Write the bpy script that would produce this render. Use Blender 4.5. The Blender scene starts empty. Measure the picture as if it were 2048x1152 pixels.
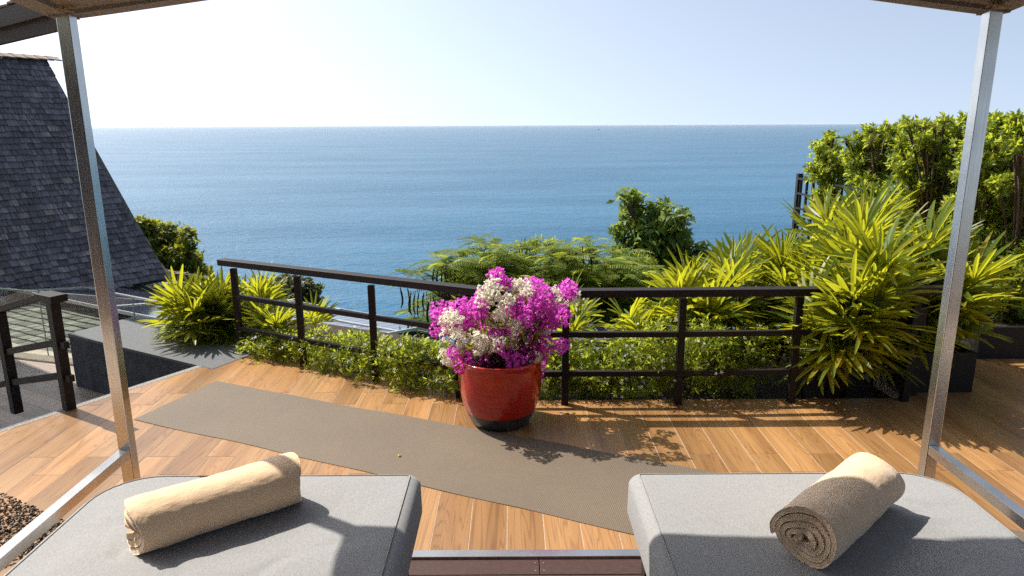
import bpy, bmesh, math, random
import numpy as np
from mathutils import Vector, Matrix, noise as mnoise
R=math.radians
rng=random.Random(7); nr=np.random.RandomState(11)
scene=bpy.context.scene; COL=scene.collection
# ------------------------------------------------------------------ camera
CAM_H=2.1; FPX=1390.0; PITCH=R(13.2); ROLL=R(-0.27)
fw=Vector((0,math.cos(PITCH),-math.sin(PITCH)))
_r0=Vector((1,0,0)); _u0=Vector((0,math.sin(PITCH),math.cos(PITCH)))
rt=_r0*math.cos(ROLL)+_u0*math.sin(ROLL); up=_u0*math.cos(ROLL)-_r0*math.sin(ROLL)
cam=bpy.data.cameras.new('camera'); cam_ob=bpy.data.objects.new('camera',cam); COL.objects.link(cam_ob)
cam.sensor_width=36; cam.lens=36*FPX/2048; cam.clip_start=0.05; cam.clip_end=120000
M=Matrix((rt,up,-fw)).transposed().to_4x4(); M.translation=Vector((0,0,CAM_H)); cam_ob.matrix_world=M
scene.camera=cam_ob
CP=Vector((0,0,CAM_H))
def ray(x,y): return fw+rt*((x-1024)/FPX)-up*((y-576)/FPX)
def at(x,y,Y):                       # photo pixel -> world point at depth Y
    d=ray(x,y); return CP+d*(Y/d.y)
def onz(x,y,z=0.0):
    d=ray(x,y); return CP+d*((z-CAM_H)/d.z)
def onplane(x,y,p,n):
    d=ray(x,y); return CP+d*((p-CP).dot(n)/d.dot(n))
# ------------------------------------------------------------------ light
SUN=Vector((-.68,.42,1.0)).normalized()
SUN_EL=math.asin(SUN.z); SUN_AZ=math.atan2(SUN.x,SUN.y)
W=bpy.data.worlds.new('World'); scene.world=W; W.use_nodes=True
nt=W.node_tree; nt.nodes.clear()
sky=nt.nodes.new('ShaderNodeTexSky'); sky.sky_type='NISHITA'; sky.sun_disc=False
sky.sun_elevation=SUN_EL; sky.sun_rotation=SUN_AZ
HAZE=1.6e-5; SKY_LIFT=.14; SKY_SAT=.66; SKY_TINT=(.965,.985,.945)
sky.altitude=30; sky.air_density=0.6; sky.dust_density=2.4; sky.ozone_density=2.0
bg=nt.nodes.new('ShaderNodeBackground'); bg.inputs['Strength'].default_value=0.15
wo=nt.nodes.new('ShaderNodeOutputWorld')
tc=nt.nodes.new('ShaderNodeTexCoord'); vm=nt.nodes.new('ShaderNodeVectorMath'); vm.operation='MULTIPLY_ADD'
vm.inputs[1].default_value=(1,1,.9); vm.inputs[2].default_value=(0,0,SKY_LIFT)          # humid air: the horizon keeps the bright white of the low sky
vn=nt.nodes.new('ShaderNodeVectorMath'); vn.operation='NORMALIZE'
nt.links.new(tc.outputs['Generated'],vm.inputs[0]); nt.links.new(vm.outputs[0],vn.inputs[0]); nt.links.new(vn.outputs[0],sky.inputs['Vector'])
hs=nt.nodes.new('ShaderNodeHueSaturation'); hs.inputs['Saturation'].default_value=SKY_SAT
tn=nt.nodes.new('ShaderNodeMix'); tn.data_type='RGBA'; tn.blend_type='MULTIPLY'; tn.inputs[0].default_value=1; tn.inputs[7].default_value=(*SKY_TINT,1)
nt.links.new(sky.outputs[0],hs.inputs['Color']); nt.links.new(hs.outputs[0],tn.inputs[6]); nt.links.new(tn.outputs[2],bg.inputs['Color'])
nt.links.new(bg.outputs[0],wo.inputs['Surface'])
sl=bpy.data.lights.new('sun','SUN'); sl.energy=4.6; sl.angle=R(0.55); sl.color=(1.0,.94,.85)
so=bpy.data.objects.new('sun',sl); COL.objects.link(so); so.rotation_euler=SUN.to_track_quat('Z','Y').to_euler(); so.location=(-20,20,30)
scene.view_settings.view_transform='Standard'; scene.view_settings.look='None'
scene.view_settings.gamma=1; scene.view_settings.use_curve_mapping=False
scene.view_settings.exposure=0.80
scene.render.engine='CYCLES'
cy=scene.cycles; cy.max_bounces=8; cy.diffuse_bounces=4; cy.glossy_bounces=4; cy.transmission_bounces=6; cy.transparent_max_bounces=8
cy.caustics_reflective=False; cy.caustics_refractive=False; cy.use_denoising=False; cy.use_adaptive_sampling=True; cy.adaptive_threshold=.004; cy.sample_clamp_indirect=4
# ------------------------------------------------------------------ helpers
class MB:
    def __init__(s): s.v=[]; s.f=[]
    def add(s,vs,fs):
        o=len(s.v); s.v+= [tuple(p) for p in vs]; s.f+=[tuple(i+o for i in f) for f in fs]; return s
    def box(s,c,size,mat=None,b=0.0):
        hx,hy,hz=[a/2 for a in size]; c=Vector(c)
        if b<=0:
            vs=[Vector((x*hx,y*hy,z*hz)) for x in(-1,1) for y in(-1,1) for z in(-1,1)]
            fs=[(0,1,3,2),(4,6,7,5),(0,4,5,1),(2,3,7,6),(0,2,6,4),(1,5,7,3)]
        else:
            bm=bmesh.new(); bmesh.ops.create_cube(bm,size=1)
            for v in bm.verts: v.co=Vector((v.co.x*size[0],v.co.y*size[1],v.co.z*size[2]))
            bmesh.ops.bevel(bm,geom=bm.edges[:],offset=b,segments=2,affect='EDGES',profile=.5)
            bm.verts.index_update()
            vs=[v.co.copy() for v in bm.verts]; fs=[tuple(v.index for v in f.verts) for f in bm.faces]; bm.free()
        if mat is not None: vs=[mat@v for v in vs]
        return s.add([v+c for v in vs],fs)
    def bar(s,a,b,w,h,upv=(0,0,1),bev=0.0):       # box beam between two points
        a=Vector(a); b=Vector(b); y=(b-a); L=y.length; y.normalize()
        x=y.cross(Vector(upv)).normalized(); z=x.cross(y)
        m=Matrix((x,y,z)).transposed()
        return s.box((a+b)/2,(w,L,h),m,bev)
    def tube(s,pts,rad,n=6,cap=True):
        pts=[Vector(p) for p in pts]; k=len(pts)
        if not hasattr(rad,'__len__'): rad=[rad]*k
        vs=[];fs=[]; px=None
        for i,p in enumerate(pts):
            t=(pts[min(i+1,k-1)]-pts[max(i-1,0)])
            if t.length<1e-9: t=Vector((0,0,1))
            t.normalize()
            x=t.cross(Vector((0,0,1)) if abs(t.z)<.95 else Vector((1,0,0))) if px is None else (px-t*px.dot(t))
            if x.length<1e-6: x=t.orthogonal()
            x.normalize(); px=x; y=t.cross(x)
            for j in range(n):
                a=2*math.pi*j/n; vs.append(p+(x*math.cos(a)+y*math.sin(a))*rad[i])
        for i in range(k-1):
            for j in range(n):
                fs.append((i*n+j,i*n+(j+1)%n,(i+1)*n+(j+1)%n,(i+1)*n+j))
        if cap:
            fs.append(tuple(range(n-1,-1,-1))); fs.append(tuple((k-1)*n+j for j in range(n)))
        return s.add(vs,fs)
    def mesh(s,name,mat,smooth=False):
        m=bpy.data.meshes.new(name); m.from_pydata(s.v,[],s.f); m.materials.append(mat)
        if smooth: m.polygons.foreach_set('use_smooth',[True]*len(m.polygons))
        m.update(); return m
def link(name,data,parent=None,mw=None,**props):
    o=bpy.data.objects.new(name,data); COL.objects.link(o)
    if mw is not None: o.matrix_local=mw
    if parent is not None: o.parent=parent
    for k,v in props.items(): o[k]=v
    return o
def part(name,mb,mat,parent=None,smooth=False,**props):
    return link(name,mb.mesh(name,mat,smooth),parent,None,**props)
def thing(name,label,cat,group=None,loc=(0,0,0)):
    o=bpy.data.objects.new(name,None); COL.objects.link(o); o.location=loc; o.empty_display_size=.1
    o['label']=label; o['category']=cat
    if group: o['group']=group
    return o
def tag(o,label,cat,group=None):
    o['label']=label; o['category']=cat
    if group: o['group']=group
    return o
def nmesh(name,V,F,mat,smooth=False):              # numpy verts (n,3), faces (m,k)
    V=np.asarray(V,np.float32); F=np.asarray(F,np.int32); k=F.shape[1]
    m=bpy.data.meshes.new(name); m.vertices.add(len(V)); m.vertices.foreach_set('co',V.ravel())
    m.loops.add(F.size); m.loops.foreach_set('vertex_index',F.ravel())
    m.polygons.add(len(F)); m.polygons.foreach_set('loop_start',np.arange(0,F.size,k,dtype=np.int32))
    m.polygons.foreach_set('loop_total',np.full(len(F),k,np.int32))
    m.materials.append(mat); m.update(calc_edges=True); m.validate()
    if smooth: m.polygons.foreach_set('use_smooth',[True]*len(m.polygons))
    return m
def frames(D,N):                                   # rows: x,y(dir),z(normal)
    D=D/np.linalg.norm(D,axis=1,keepdims=True)
    X=np.cross(D,N); X/=np.linalg.norm(X,axis=1,keepdims=True)+1e-9
    Z=np.cross(X,D); return X,D,Z
def scatter(name,P,D,N,S,T,F,mat,smooth=False):    # instances of template T,F baked into one mesh
    X,Y,Z=frames(np.asarray(D,float),np.asarray(N,float)); S=np.asarray(S)[:,None,None]
    T=np.asarray(T,float)
    V=(T[None,:,0:1]*X[:,None,:]+T[None,:,1:2]*Y[:,None,:]+T[None,:,2:3]*Z[:,None,:])*S+np.asarray(P)[:,None,:]
    n=len(T); F=np.asarray(F); A=(F[None]+ (np.arange(len(P))*n)[:,None,None]).reshape(-1,F.shape[1])
    return nmesh(name,V.reshape(-1,3),A,mat,smooth)
def mat_from(p,d,n,s=1.0):
    d=Vector(d).normalized(); x=d.cross(Vector(n))
    if x.length<1e-5: x=d.orthogonal()
    x.normalize(); z=x.cross(d)
    m=Matrix((x*s,d*s,z*s)).transposed().to_4x4(); m.translation=Vector(p); return m
def unit(a): return a/(np.linalg.norm(a,axis=-1,keepdims=True)+1e-9)
# ------------------------------------------------------------------ materials
class NT:
    def __init__(s,name):
        s.m=bpy.data.materials.new(name); s.m.use_nodes=True; s.t=s.m.node_tree; s.t.nodes.clear()
        s.out=s.n('ShaderNodeOutputMaterial')
    def n(s,t,**kw):
        o=s.t.nodes.new(t)
        for k,v in kw.items(): setattr(o,k,v)
        return o
    def set(s,node,**kw):
        for k,v in kw.items():
            node.inputs[k.replace('_',' ')].default_value=v
    def l(s,a,b): s.t.links.new(a,b)
    def coord(s,which='Object',scale=(1,1,1),offset_random=False):
        tc=s.n('ShaderNodeTexCoord'); mp=s.n('ShaderNodeMapping'); mp.inputs['Scale'].default_value=scale
        s.l(tc.outputs[which],mp.inputs['Vector'])
        if offset_random:
            oi=s.n('ShaderNodeObjectInfo'); mu=s.n('ShaderNodeMath',operation='MULTIPLY'); mu.inputs[1].default_value=91.7
            s.l(oi.outputs['Random'],mu.inputs[0]); s.l(mu.outputs[0],mp.inputs['Location'])
        return mp.outputs['Vector']
    def noise(s,vec,scale,detail=4,rough=.55,dist=0):
        t=s.n('ShaderNodeTexNoise'); t.inputs['Scale'].default_value=scale; t.inputs['Detail'].default_value=detail
        t.inputs['Roughness'].default_value=rough; t.inputs['Distortion'].default_value=dist
        if vec is not None: s.l(vec,t.inputs['Vector'])
        return t.outputs['Fac']
    def ramp(s,fac,stops):
        r=s.n('ShaderNodeValToRGB'); e=r.color_ramp.elements
        while len(e)<len(stops): e.new(.5)
        for q,(p,c) in zip(e,stops): q.position=p; q.color=(*c,1) if len(c)==3 else c
        s.l(fac,r.inputs['Fac']); return r.outputs['Color']
    def mix(s,fac,a,b,blend='MIX'):
        m=s.n('ShaderNodeMix',data_type='RGBA',blend_type=blend)
        for i,v in((0,fac),(6,a),(7,b)):
            if hasattr(v,'links') or hasattr(v,'is_linked'): s.l(v,m.inputs[i])
            else: m.inputs[i].default_value=v if i==0 else (*v,1)
        return m.outputs[2]
    def math(s,op,a,b=0.0,clamp=False):
        m=s.n('ShaderNodeMath',operation=op,use_clamp=clamp)
        for i,v in((0,a),(1,b)):
            if hasattr(v,'is_linked'): s.l(v,m.inputs[i])
            else: m.inputs[i].default_value=v
        return m.outputs[0]
    def rnd(s):
        g=s.n('ShaderNodeNewGeometry'); o=s.n('ShaderNodeObjectInfo')
        return s.math('FRACT',s.math('ADD',g.outputs['Random Per Island'],o.outputs['Random']))
    def orand(s): return s.n('ShaderNodeObjectInfo').outputs['Random']
    def bump(s,h,strength=.3,dist=.01):
        b=s.n('ShaderNodeBump'); b.inputs['Strength'].default_value=strength; b.inputs['Distance'].default_value=dist
        s.l(h,b.inputs['Height']); return b.outputs['Normal']
    def bsdf(s,col,rough=.5,metal=0,normal=None,**kw):
        p=s.n('ShaderNodeBsdfPrincipled')
        for k,v in(('Base Color',col),('Roughness',rough),('Metallic',metal)):
            if hasattr(v,'is_linked'): s.l(v,p.inputs[k])
            else: p.inputs[k].default_value=(*v,1) if k=='Base Color' else v
        if normal is not None: s.l(normal,p.inputs['Normal'])
        for k,v in kw.items(): p.inputs[k.replace('_',' ')].default_value=v
        s.l(p.outputs[0],s.out.inputs['Surface']); return p
def m_simple(name,a,b,scale=20,rough=.6,bump=.2,bd=.004,metal=0,stretch=(1,1,1),detail=5,**kw):
    t=NT(name); v=t.coord('Object',stretch); f=t.noise(v,scale,detail)
    c=t.ramp(f,[(.3,a),(.7,b)])
    p=t.bsdf(c,rough,metal,t.bump(f,bump,bd),**kw)
    if metal==0 and rough>=.5: p.inputs['Specular IOR Level'].default_value=.25
    return t.m
def m_leaf(name,a,b,tr,transl=.45,rough=.38,c=None,spec=.4):
    t=NT(name); r=t.rnd()
    stops=[(0,a),(.75,b)]+([(1.0,c)] if c else [])
    colr=t.ramp(r,stops)
    p=t.bsdf(colr,rough,0); p.inputs['Specular IOR Level'].default_value=spec
    tl=t.n('ShaderNodeBsdfTranslucent'); 
    tc=t.mix(r,tuple(x*.75 for x in tr),tr); t.l(tc,tl.inputs['Color'])
    mx=t.n('ShaderNodeMixShader'); mx.inputs[0].default_value=transl
    t.l(p.outputs[0],mx.inputs[1]); t.l(tl.outputs[0],mx.inputs[2]); t.l(mx.outputs[0],t.out.inputs['Surface'])
    return t.m
def m_plank(name,cols,rough=.33,wear=.0):
    t=NT(name); v=t.coord('Object',(1,1,1),True)
    mp=t.n('ShaderNodeMapping'); mp.inputs['Scale'].default_value=(7,.36,1); t.l(v,mp.inputs['Vector'])
    w=t.noise(mp.outputs[0],1.5,2,.45,.7)
    rings=t.math('FRACT',t.math('MULTIPLY',w,15.0))
    fine_mp=t.n('ShaderNodeMapping'); fine_mp.inputs['Scale'].default_value=(120,4,1); t.l(v,fine_mp.inputs['Vector'])
    fine=t.noise(fine_mp.outputs[0],1.0,4,.6)
    big=t.noise(mp.outputs[0],.8,3,.55,.4)
    c=t.ramp(big,[(.28,cols[0]),(.5,cols[1]),(.72,cols[2])])
    line=t.ramp(rings,[(0,(.42,.33,.26)),(.2,(1,1,1)),(.8,(1,1,1)),(1,(.42,.33,.26))])
    c=t.mix(.55,c,line,'MULTIPLY')
    c=t.mix(t.math('MULTIPLY',fine,.45),c,tuple(x*.55 for x in cols[0]))
    o=t.orand(); tint=t.ramp(o,[(0,(.74,.72,.70)),(.5,(1,1,1)),(1,(1.14,1.08,1.02))])
    c=t.mix(1.0,c,tint,'MULTIPLY')
    rg=t.math('ADD',t.math('MULTIPLY',fine,.18),rough-.08)
    t.bsdf(c,rg,0,t.bump(fine,.12,.002)); return t.m
TILE=m_plank('wood_tile',[(.22,.108,.041),(.345,.183,.07),(.42,.24,.1)],.36)
TILE_D=m_plank('walkway_tile',[(.22,.185,.16),(.33,.28,.24),(.42,.35,.29)],.4)
GROUT=m_simple('grout',(.33,.26,.2),(.48,.4,.32),60,.8)
DECKW=m_simple('deck_wood',(.035,.017,.014),(.075,.04,.032),14,.5,.3,.003,0,(3,30,3))
DARKWOOD=m_simple('dark_timber',(.006,.004,.0035),(.02,.014,.012),10,.55,.3,.003,0,(6,6,6))
FASCIA=m_simple('fascia_timber',(.03,.021,.016),(.07,.05,.038),8,.6,.3,.004,0,(2,2,10))
def m_steel():
    t=NT('brushed_steel'); v=t.coord('Object',(60,60,1.2)); f=t.noise(v,3,5,.6)
    v2=t.coord('Object',(1,1,1)); g=t.noise(v2,5,3,.5)
    c=t.ramp(g,[(.3,(.50,.48,.455)),(.62,(.62,.60,.57))])
    rg=t.math('ADD',t.math('MULTIPLY',f,.2),.12)
    t.bsdf(c,rg,.97,t.bump(f,.02,.001)); return t.m
STEEL=m_steel()
CONCRETE=m_simple('dark_concrete',(.035,.037,.042),(.085,.088,.095),9,.8,.4,.006,detail=8)
CONCTOP=m_simple('washed_pebble_stone',(.055,.06,.068),(.16,.165,.17),140,.75,.5,.004,detail=3)
PEBSTRIP=m_simple('pebble_wash',(.07,.067,.064),(.34,.325,.30),90,.7,.6,.004,detail=2)
BLACKPOT=m_simple('black_planter',(.006,.006,.006),(.016,.015,.015),40,.6,.2,.003)
SOIL=m_simple('soil',(.02,.013,.008),(.06,.04,.025),30,.9,.8,.02)
def m_fabric(name,a,b,sc=900,rough=.9,bs=.5):
    t=NT(name); v=t.coord('Object'); 
    mp=t.n('ShaderNodeMapping'); mp.inputs['Scale'].default_value=(1,.28,1); t.l(v,mp.inputs['Vector'])
    f=t.noise(mp.outputs[0],sc*.28,3,.7); g=t.noise(v,sc,2,.6); h=t.noise(v,3.5,4,.5)
    c=t.ramp(f,[(.3,a),(.7,b)]); c=t.mix(t.math('MULTIPLY',h,.22),c,tuple(x*.7 for x in a))
    p=t.bsdf(c,rough,0,t.bump(g,bs*.5,.0015)); p.inputs['Sheen Weight'].default_value=.15; p.inputs['Specular IOR Level'].default_value=.2
    return t.m
GREYFAB=m_fabric('grey_canvas',(.205,.203,.2),(.305,.302,.298))
CANVAS=m_fabric('taupe_canvas',(.19,.165,.142),(.28,.245,.215),300)
def m_towel():
    t=NT('terry_cloth'); v=t.coord('Object'); f=t.noise(v,420,3,.75); g=t.noise(v,14,4,.6); k=t.noise(v,120,3,.6)
    c=t.ramp(f,[(.25,(.57,.385,.235)),(.7,(.80,.585,.385))]); c=t.mix(t.math('MULTIPLY',g,.25),c,(.62,.43,.25))
    h=t.math('ADD',t.math('MULTIPLY',f,.6),t.math('MULTIPLY',k,.8))
    p=t.bsdf(c,.95,0,t.bump(h,.35,.004)); p.inputs['Sheen Weight'].default_value=.5; p.inputs['Sheen Roughness'].default_value=.4
    p.inputs['Specular IOR Level'].default_value=.1; return t.m
TOWEL=m_towel()
def m_mat():
    t=NT('woven_mat'); v=t.coord('Object')
    ws=[]
    for ang in (0.35,-1.2):
        mp=t.n('ShaderNodeMapping'); mp.inputs['Rotation'].default_value=(0,0,ang); t.l(v,mp.inputs['Vector'])
        w=t.n('ShaderNodeTexWave'); w.inputs['Scale'].default_value=30; w.inputs['Distortion'].default_value=.6; w.inputs['Detail'].default_value=1
        t.l(mp.outputs[0],w.inputs['Vector']); ws.append(w.outputs['Fac'])
    h=t.math('MULTIPLY',ws[0],ws[1]); big=t.noise(v,1.6,5,.6); sp=t.noise(v,60,3,.6)
    c=t.ramp(h,[(0,(.055,.04,.027)),(.3,(.105,.077,.051)),(.8,(.165,.125,.083))])
    c=t.mix(t.ramp(big,[(.35,(0,0,0)),(.7,(.6,.6,.6))]),c,(.125,.088,.055))
    c=t.mix(t.math('MULTIPLY',sp,.3),c,(.2,.155,.105))
    t.bsdf(c,.7,0,t.bump(h,.5,.003)); return t.m
MAT=m_mat()
def m_pot():
    t=NT('red_glaze'); v=t.coord('Object'); f=t.noise(v,9,5,.6); mp=t.n('ShaderNodeMapping'); mp.inputs['Scale'].default_value=(1,1,14); t.l(v,mp.inputs['Vector'])
    g=t.noise(mp.outputs[0],5,4,.6)
    c=t.ramp(g,[(.3,(.36,.010,.004)),(.7,(.52,.018,.008))]); c=t.mix(t.math('MULTIPLY',f,.2),c,(.16,.005,.004))
    p=t.bsdf(c,.16,0,t.bump(g,.10,.004)); p.inputs['Coat Weight'].default_value=.25; p.inputs['Coat Roughness'].default_value=.12; return t.m
POTRED=m_pot()
POTBLACK=m_simple('black_glaze',(.012,.012,.013),(.05,.05,.052),12,.38,.3,.006)
def m_shingle(name,a,b,c3):
    t=NT(name); r=t.rnd(); tc=t.n('ShaderNodeTexCoord'); mp=t.n('ShaderNodeMapping'); mp.inputs['Scale'].default_value=(1,.08,.08)
    t.l(tc.outputs['Object'],mp.inputs['Vector']); t.l(t.math('MULTIPLY',r,37.0),mp.inputs['Location'])
    f=t.noise(mp.outputs[0],34,4,.75); g=t.noise(tc.outputs['Object'],5,3,.5)
    col=t.ramp(r,[(0,a),(.2,a),(.6,b),(.93,tuple(x*1.25 for x in b)),(1,c3)])
    st=t.ramp(f,[(.32,(.22,.21,.22)),(.62,(1.45,1.45,1.45))])
    col=t.mix(1,col,st,'MULTIPLY'); col=t.mix(t.math('MULTIPLY',g,.35),col,a)
    p=t.bsdf(col,.8,0,t.bump(f,.6,.008)); p.inputs['Specular IOR Level'].default_value=.3; return t.m
SHINGLE=m_shingle('weathered_shingle',(.09,.087,.098),(.138,.135,.158),(.24,.215,.2))  # weathered grey, its blue tint standing for the cool cast of shade
SHINGLE2=m_shingle('lower_shingle',(.07,.075,.058),(.15,.155,.125),(.2,.19,.15))
CAPTILE=m_simple('ridge_tile',(.16,.12,.095),(.3,.24,.2),14,.8,.4,.01)
def m_pv():
    t=NT('solar_cells'); c=t.ramp(t.noise(t.coord('Object'),3,2),[(.3,(.012,.014,.03)),(.7,(.03,.03,.055))])
    p=t.bsdf(c,.12,0); p.inputs['Coat Weight'].default_value=.5; p.inputs['Coat Roughness'].default_value=.1; return t.m
PVCELL=m_pv()
ALU=m_simple('aluminium_frame',(.55,.55,.54),(.72,.72,.7),30,.35,.05,.001,.7)
def m_glass():
    t=NT('clear_glass'); g=t.n('ShaderNodeBsdfTransparent'); g.inputs[0].default_value=(.93,.965,.95,1)
    gl=t.n('ShaderNodeBsdfGlossy'); gl.inputs['Roughness'].default_value=.03
    f=t.n('ShaderNodeLayerWeight'); f.inputs['Blend'].default_value=.5
    mx=t.n('ShaderNodeMixShader'); t.l(t.math('ADD',t.math('MULTIPLY',t.math('POWER',f.outputs['Facing'],4.0),.6),.03,True),mx.inputs[0]); t.l(g.outputs[0],mx.inputs[1]); t.l(gl.outputs[0],mx.inputs[2])
    t.l(mx.outputs[0],t.out.inputs['Surface']); return t.m
GLASS=m_glass()
GLASSEDGE=m_simple('glass_edge',(.16,.26,.22),(.3,.42,.36),10,.2,.0,.001)
CURB=m_simple('tan_stone',(.3,.24,.18),(.42,.35,.27),12,.7,.2,.003)
BARK=m_simple('bark',(.05,.035,.022),(.13,.1,.07),25,.85,.6,.01,0,(1,1,.3))
STEMM=m_simple('palm_cane',(.03,.018,.01),(.085,.055,.03),30,.8,.5,.008)
PALM=m_leaf('palm_leaf',(.04,.085,.008),(.095,.14,.014),(.66,.66,.03),.44,.4,(.25,.21,.02),.3)
JAS=m_leaf('jasmine_leaf',(.06,.12,.016),(.13,.19,.025),(.66,.72,.06),.5,.42,(.28,.24,.03),.3)
HEDGE=m_leaf('hedge_leaf',(.075,.14,.018),(.15,.2,.026),(.64,.72,.06),.5,.42,(.30,.2,.04),.3)
FERN=m_leaf('feathery_leaf',(.075,.14,.026),(.14,.185,.03),(.52,.60,.07),.46,.6,(.24,.19,.03),.2)
DARKL=m_leaf('glossy_dark_leaf',(.035,.09,.016),(.095,.155,.024),(.42,.52,.06),.36,.48,(.09,.12,.02),.3)
OLIVE=m_leaf('olive_leaf',(.03,.05,.016),(.06,.08,.024),(.2,.22,.04),.25,.5,(.13,.1,.04))
VINE=m_leaf('vine_leaf',(.035,.075,.01),(.09,.13,.02),(.55,.55,.04),.4,.5,(.2,.2,.03),.25)
MAG=m_leaf('magenta_bract',(.58,.06,.50),(.74,.13,.64),(1,.2,.88),.5,.6,(.75,.25,.5),.2)
WHT=m_leaf('white_bract',(.76,.72,.58),(.85,.83,.73),(.95,.92,.78),.5,.6,(.72,.55,.5),.2)
PETAL=m_leaf('white_petal',(.75,.76,.74),(.82,.82,.8),(.7,.72,.68),.3,.6,None,.2)
BLEAF=m_leaf('bougainvillea_leaf',(.06,.1,.015),(.14,.16,.02),(.6,.58,.04),.4,.4,(.3,.24,.04))
PODM=m_simple('seed_pod',(.008,.006,.005),(.022,.017,.012),20,.6,.2,.003)
ROPE=m_simple('rope',(.3,.2,.1),(.46,.34,.2),80,.9,.6,.004)
BLACKM=m_simple('black_metal',(.004,.004,.004),(.01,.01,.01),20,.4,.05,.001)
GRAVELM=m_leaf('brown_pebble',(.03,.018,.01),(.09,.055,.03),(.1,.06,.03),.0,.45,(.42,.33,.22),.3)
BOATM=m_simple('boat_paint',(.5,.55,.6),(.6,.64,.68),2,.5,.0,.001)
HILLM=m_simple('hillside_scrub',(.018,.03,.01),(.05,.07,.02),.8,.9,.6,.2)
YLEAF=m_leaf('yellow_leaf',(.55,.4,.02),(.6,.45,.03),(.7,.5,.02),.3)
# ------------------------------------------------------------------ sea and hill
def m_sea():
    t=NT('sea_water'); tc=t.n('ShaderNodeTexCoord'); v=tc.outputs['Object']
    def st(sx,sy,rz):
        mp=t.n('ShaderNodeMapping'); mp.inputs['Scale'].default_value=(sx,sy,1); mp.inputs['Rotation'].default_value=(0,0,rz); t.l(v,mp.inputs['Vector']); return mp.outputs[0]
    a=t.noise(st(.35,.6,.3),1.0,6,.62); b=t.noise(st(.03,.06,.25),1.0,4,.6); c=t.noise(st(.004,.012,.2),1.0,4,.55)
    h=t.math('ADD',t.math('MULTIPLY',a,1.0),t.math('MULTIPLY',b,3.5))
    bn=t.bump(h,1.0,.55)
    col=t.ramp(c,[(.35,(.008,.078,.152)),(.65,(.014,.102,.188))])
    d=t.n('ShaderNodeBsdfDiffuse'); t.l(col,d.inputs['Color']); t.l(bn,d.inputs['Normal'])
    g=t.n('ShaderNodeBsdfGlossy'); g.inputs['Roughness'].default_value=.22; t.l(bn,g.inputs['Normal'])
    f=t.n('ShaderNodeFresnel'); f.inputs['IOR'].default_value=1.33; t.l(bn,f.inputs['Normal'])
    # rough sea never turns into a full mirror at the horizon: wave slopes cap the reflectance
    fac=t.math('MINIMUM',t.math('MULTIPLY',f.outputs[0],.75),.46)
    fac=t.math('ADD',fac,t.math('MULTIPLY',t.math('SUBTRACT',c,.5),.18))
    fac=t.math('ADD',fac,t.math('MULTIPLY',t.math('SUBTRACT',a,.5),.32),True)
    mx=t.n('ShaderNodeMixShader'); t.l(fac,mx.inputs[0]); t.l(d.outputs[0],mx.inputs[1]); t.l(g.outputs[0],mx.inputs[2])
    t.l(mx.outputs[0],t.out.inputs['Surface']); return t.m
SEA_Z=-45.0
mb=MB(); S=70000
mb.add([(-S,20,SEA_Z),(S,20,SEA_Z),(S,S,SEA_Z),(-S,S,SEA_Z)],[(0,1,2,3)])
part('sea',mb,m_sea(),None,kind='structure')
# hillside falling to the sea
gx=np.linspace(-60,60,61); gy=np.linspace(-12,75,60)
V=[];
for y in gy:
    for x in gx:
        z=-2.6 if y<9 else -2.6-(y-9)*.72
        V.append((x,y,z-.25*math.sin(x*.7)*math.cos(y*.5)-(0.6 if y>9 else 0)))
F=[(j*61+i,j*61+i+1,(j+1)*61+i+1,(j+1)*61+i) for j in range(59) for i in range(60)]
link('hillside',nmesh('hillside',V,F,HILLM,True),None,None,kind='structure')
# sea air
hz=NT('sea_air'); pv=hz.n('ShaderNodeVolumePrincipled'); pv.inputs['Density'].default_value=HAZE; pv.inputs['Color'].default_value=(.80,.88,1,1); pv.inputs['Anisotropy'].default_value=.2
hz.l(pv.outputs[0],hz.out.inputs['Volume'])
if HAZE>0:
    m=MB(); m.box((0,30000,-20),(160000,90000,56)); part('haze',m,hz.m,None,kind='stuff')
# ------------------------------------------------------------------ terrace of wood-look tiles
PW=.196; X0=-.033; PL=1.105
def ytop(x):
    if x>3.06: return 7.6
    if x>-.1: return 5.085
    return 5.085+.512*(-.1-x)
S0=Vector((-2.56,6.36)); S1=Vector((-3.70,4.52)); SD=(S0-S1).normalized(); SN=Vector((-SD.y,SD.x))   # SN points left/away (outside)
def outside(p): return (Vector(p)-S1).dot(SN)
def clip(poly,fn):
    out=[]
    for i,p in enumerate(poly):
        q=poly[(i+1)%len(poly)]; a,b=fn(p),fn(q)
        if a<=0: out.append(p)
        if (a<0<b) or (b<0<a):
            s=a/(a-b); out.append((p[0]+(q[0]-p[0])*s,p[1]+(q[1]-p[1])*s))
    return out
terr=MB()
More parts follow.
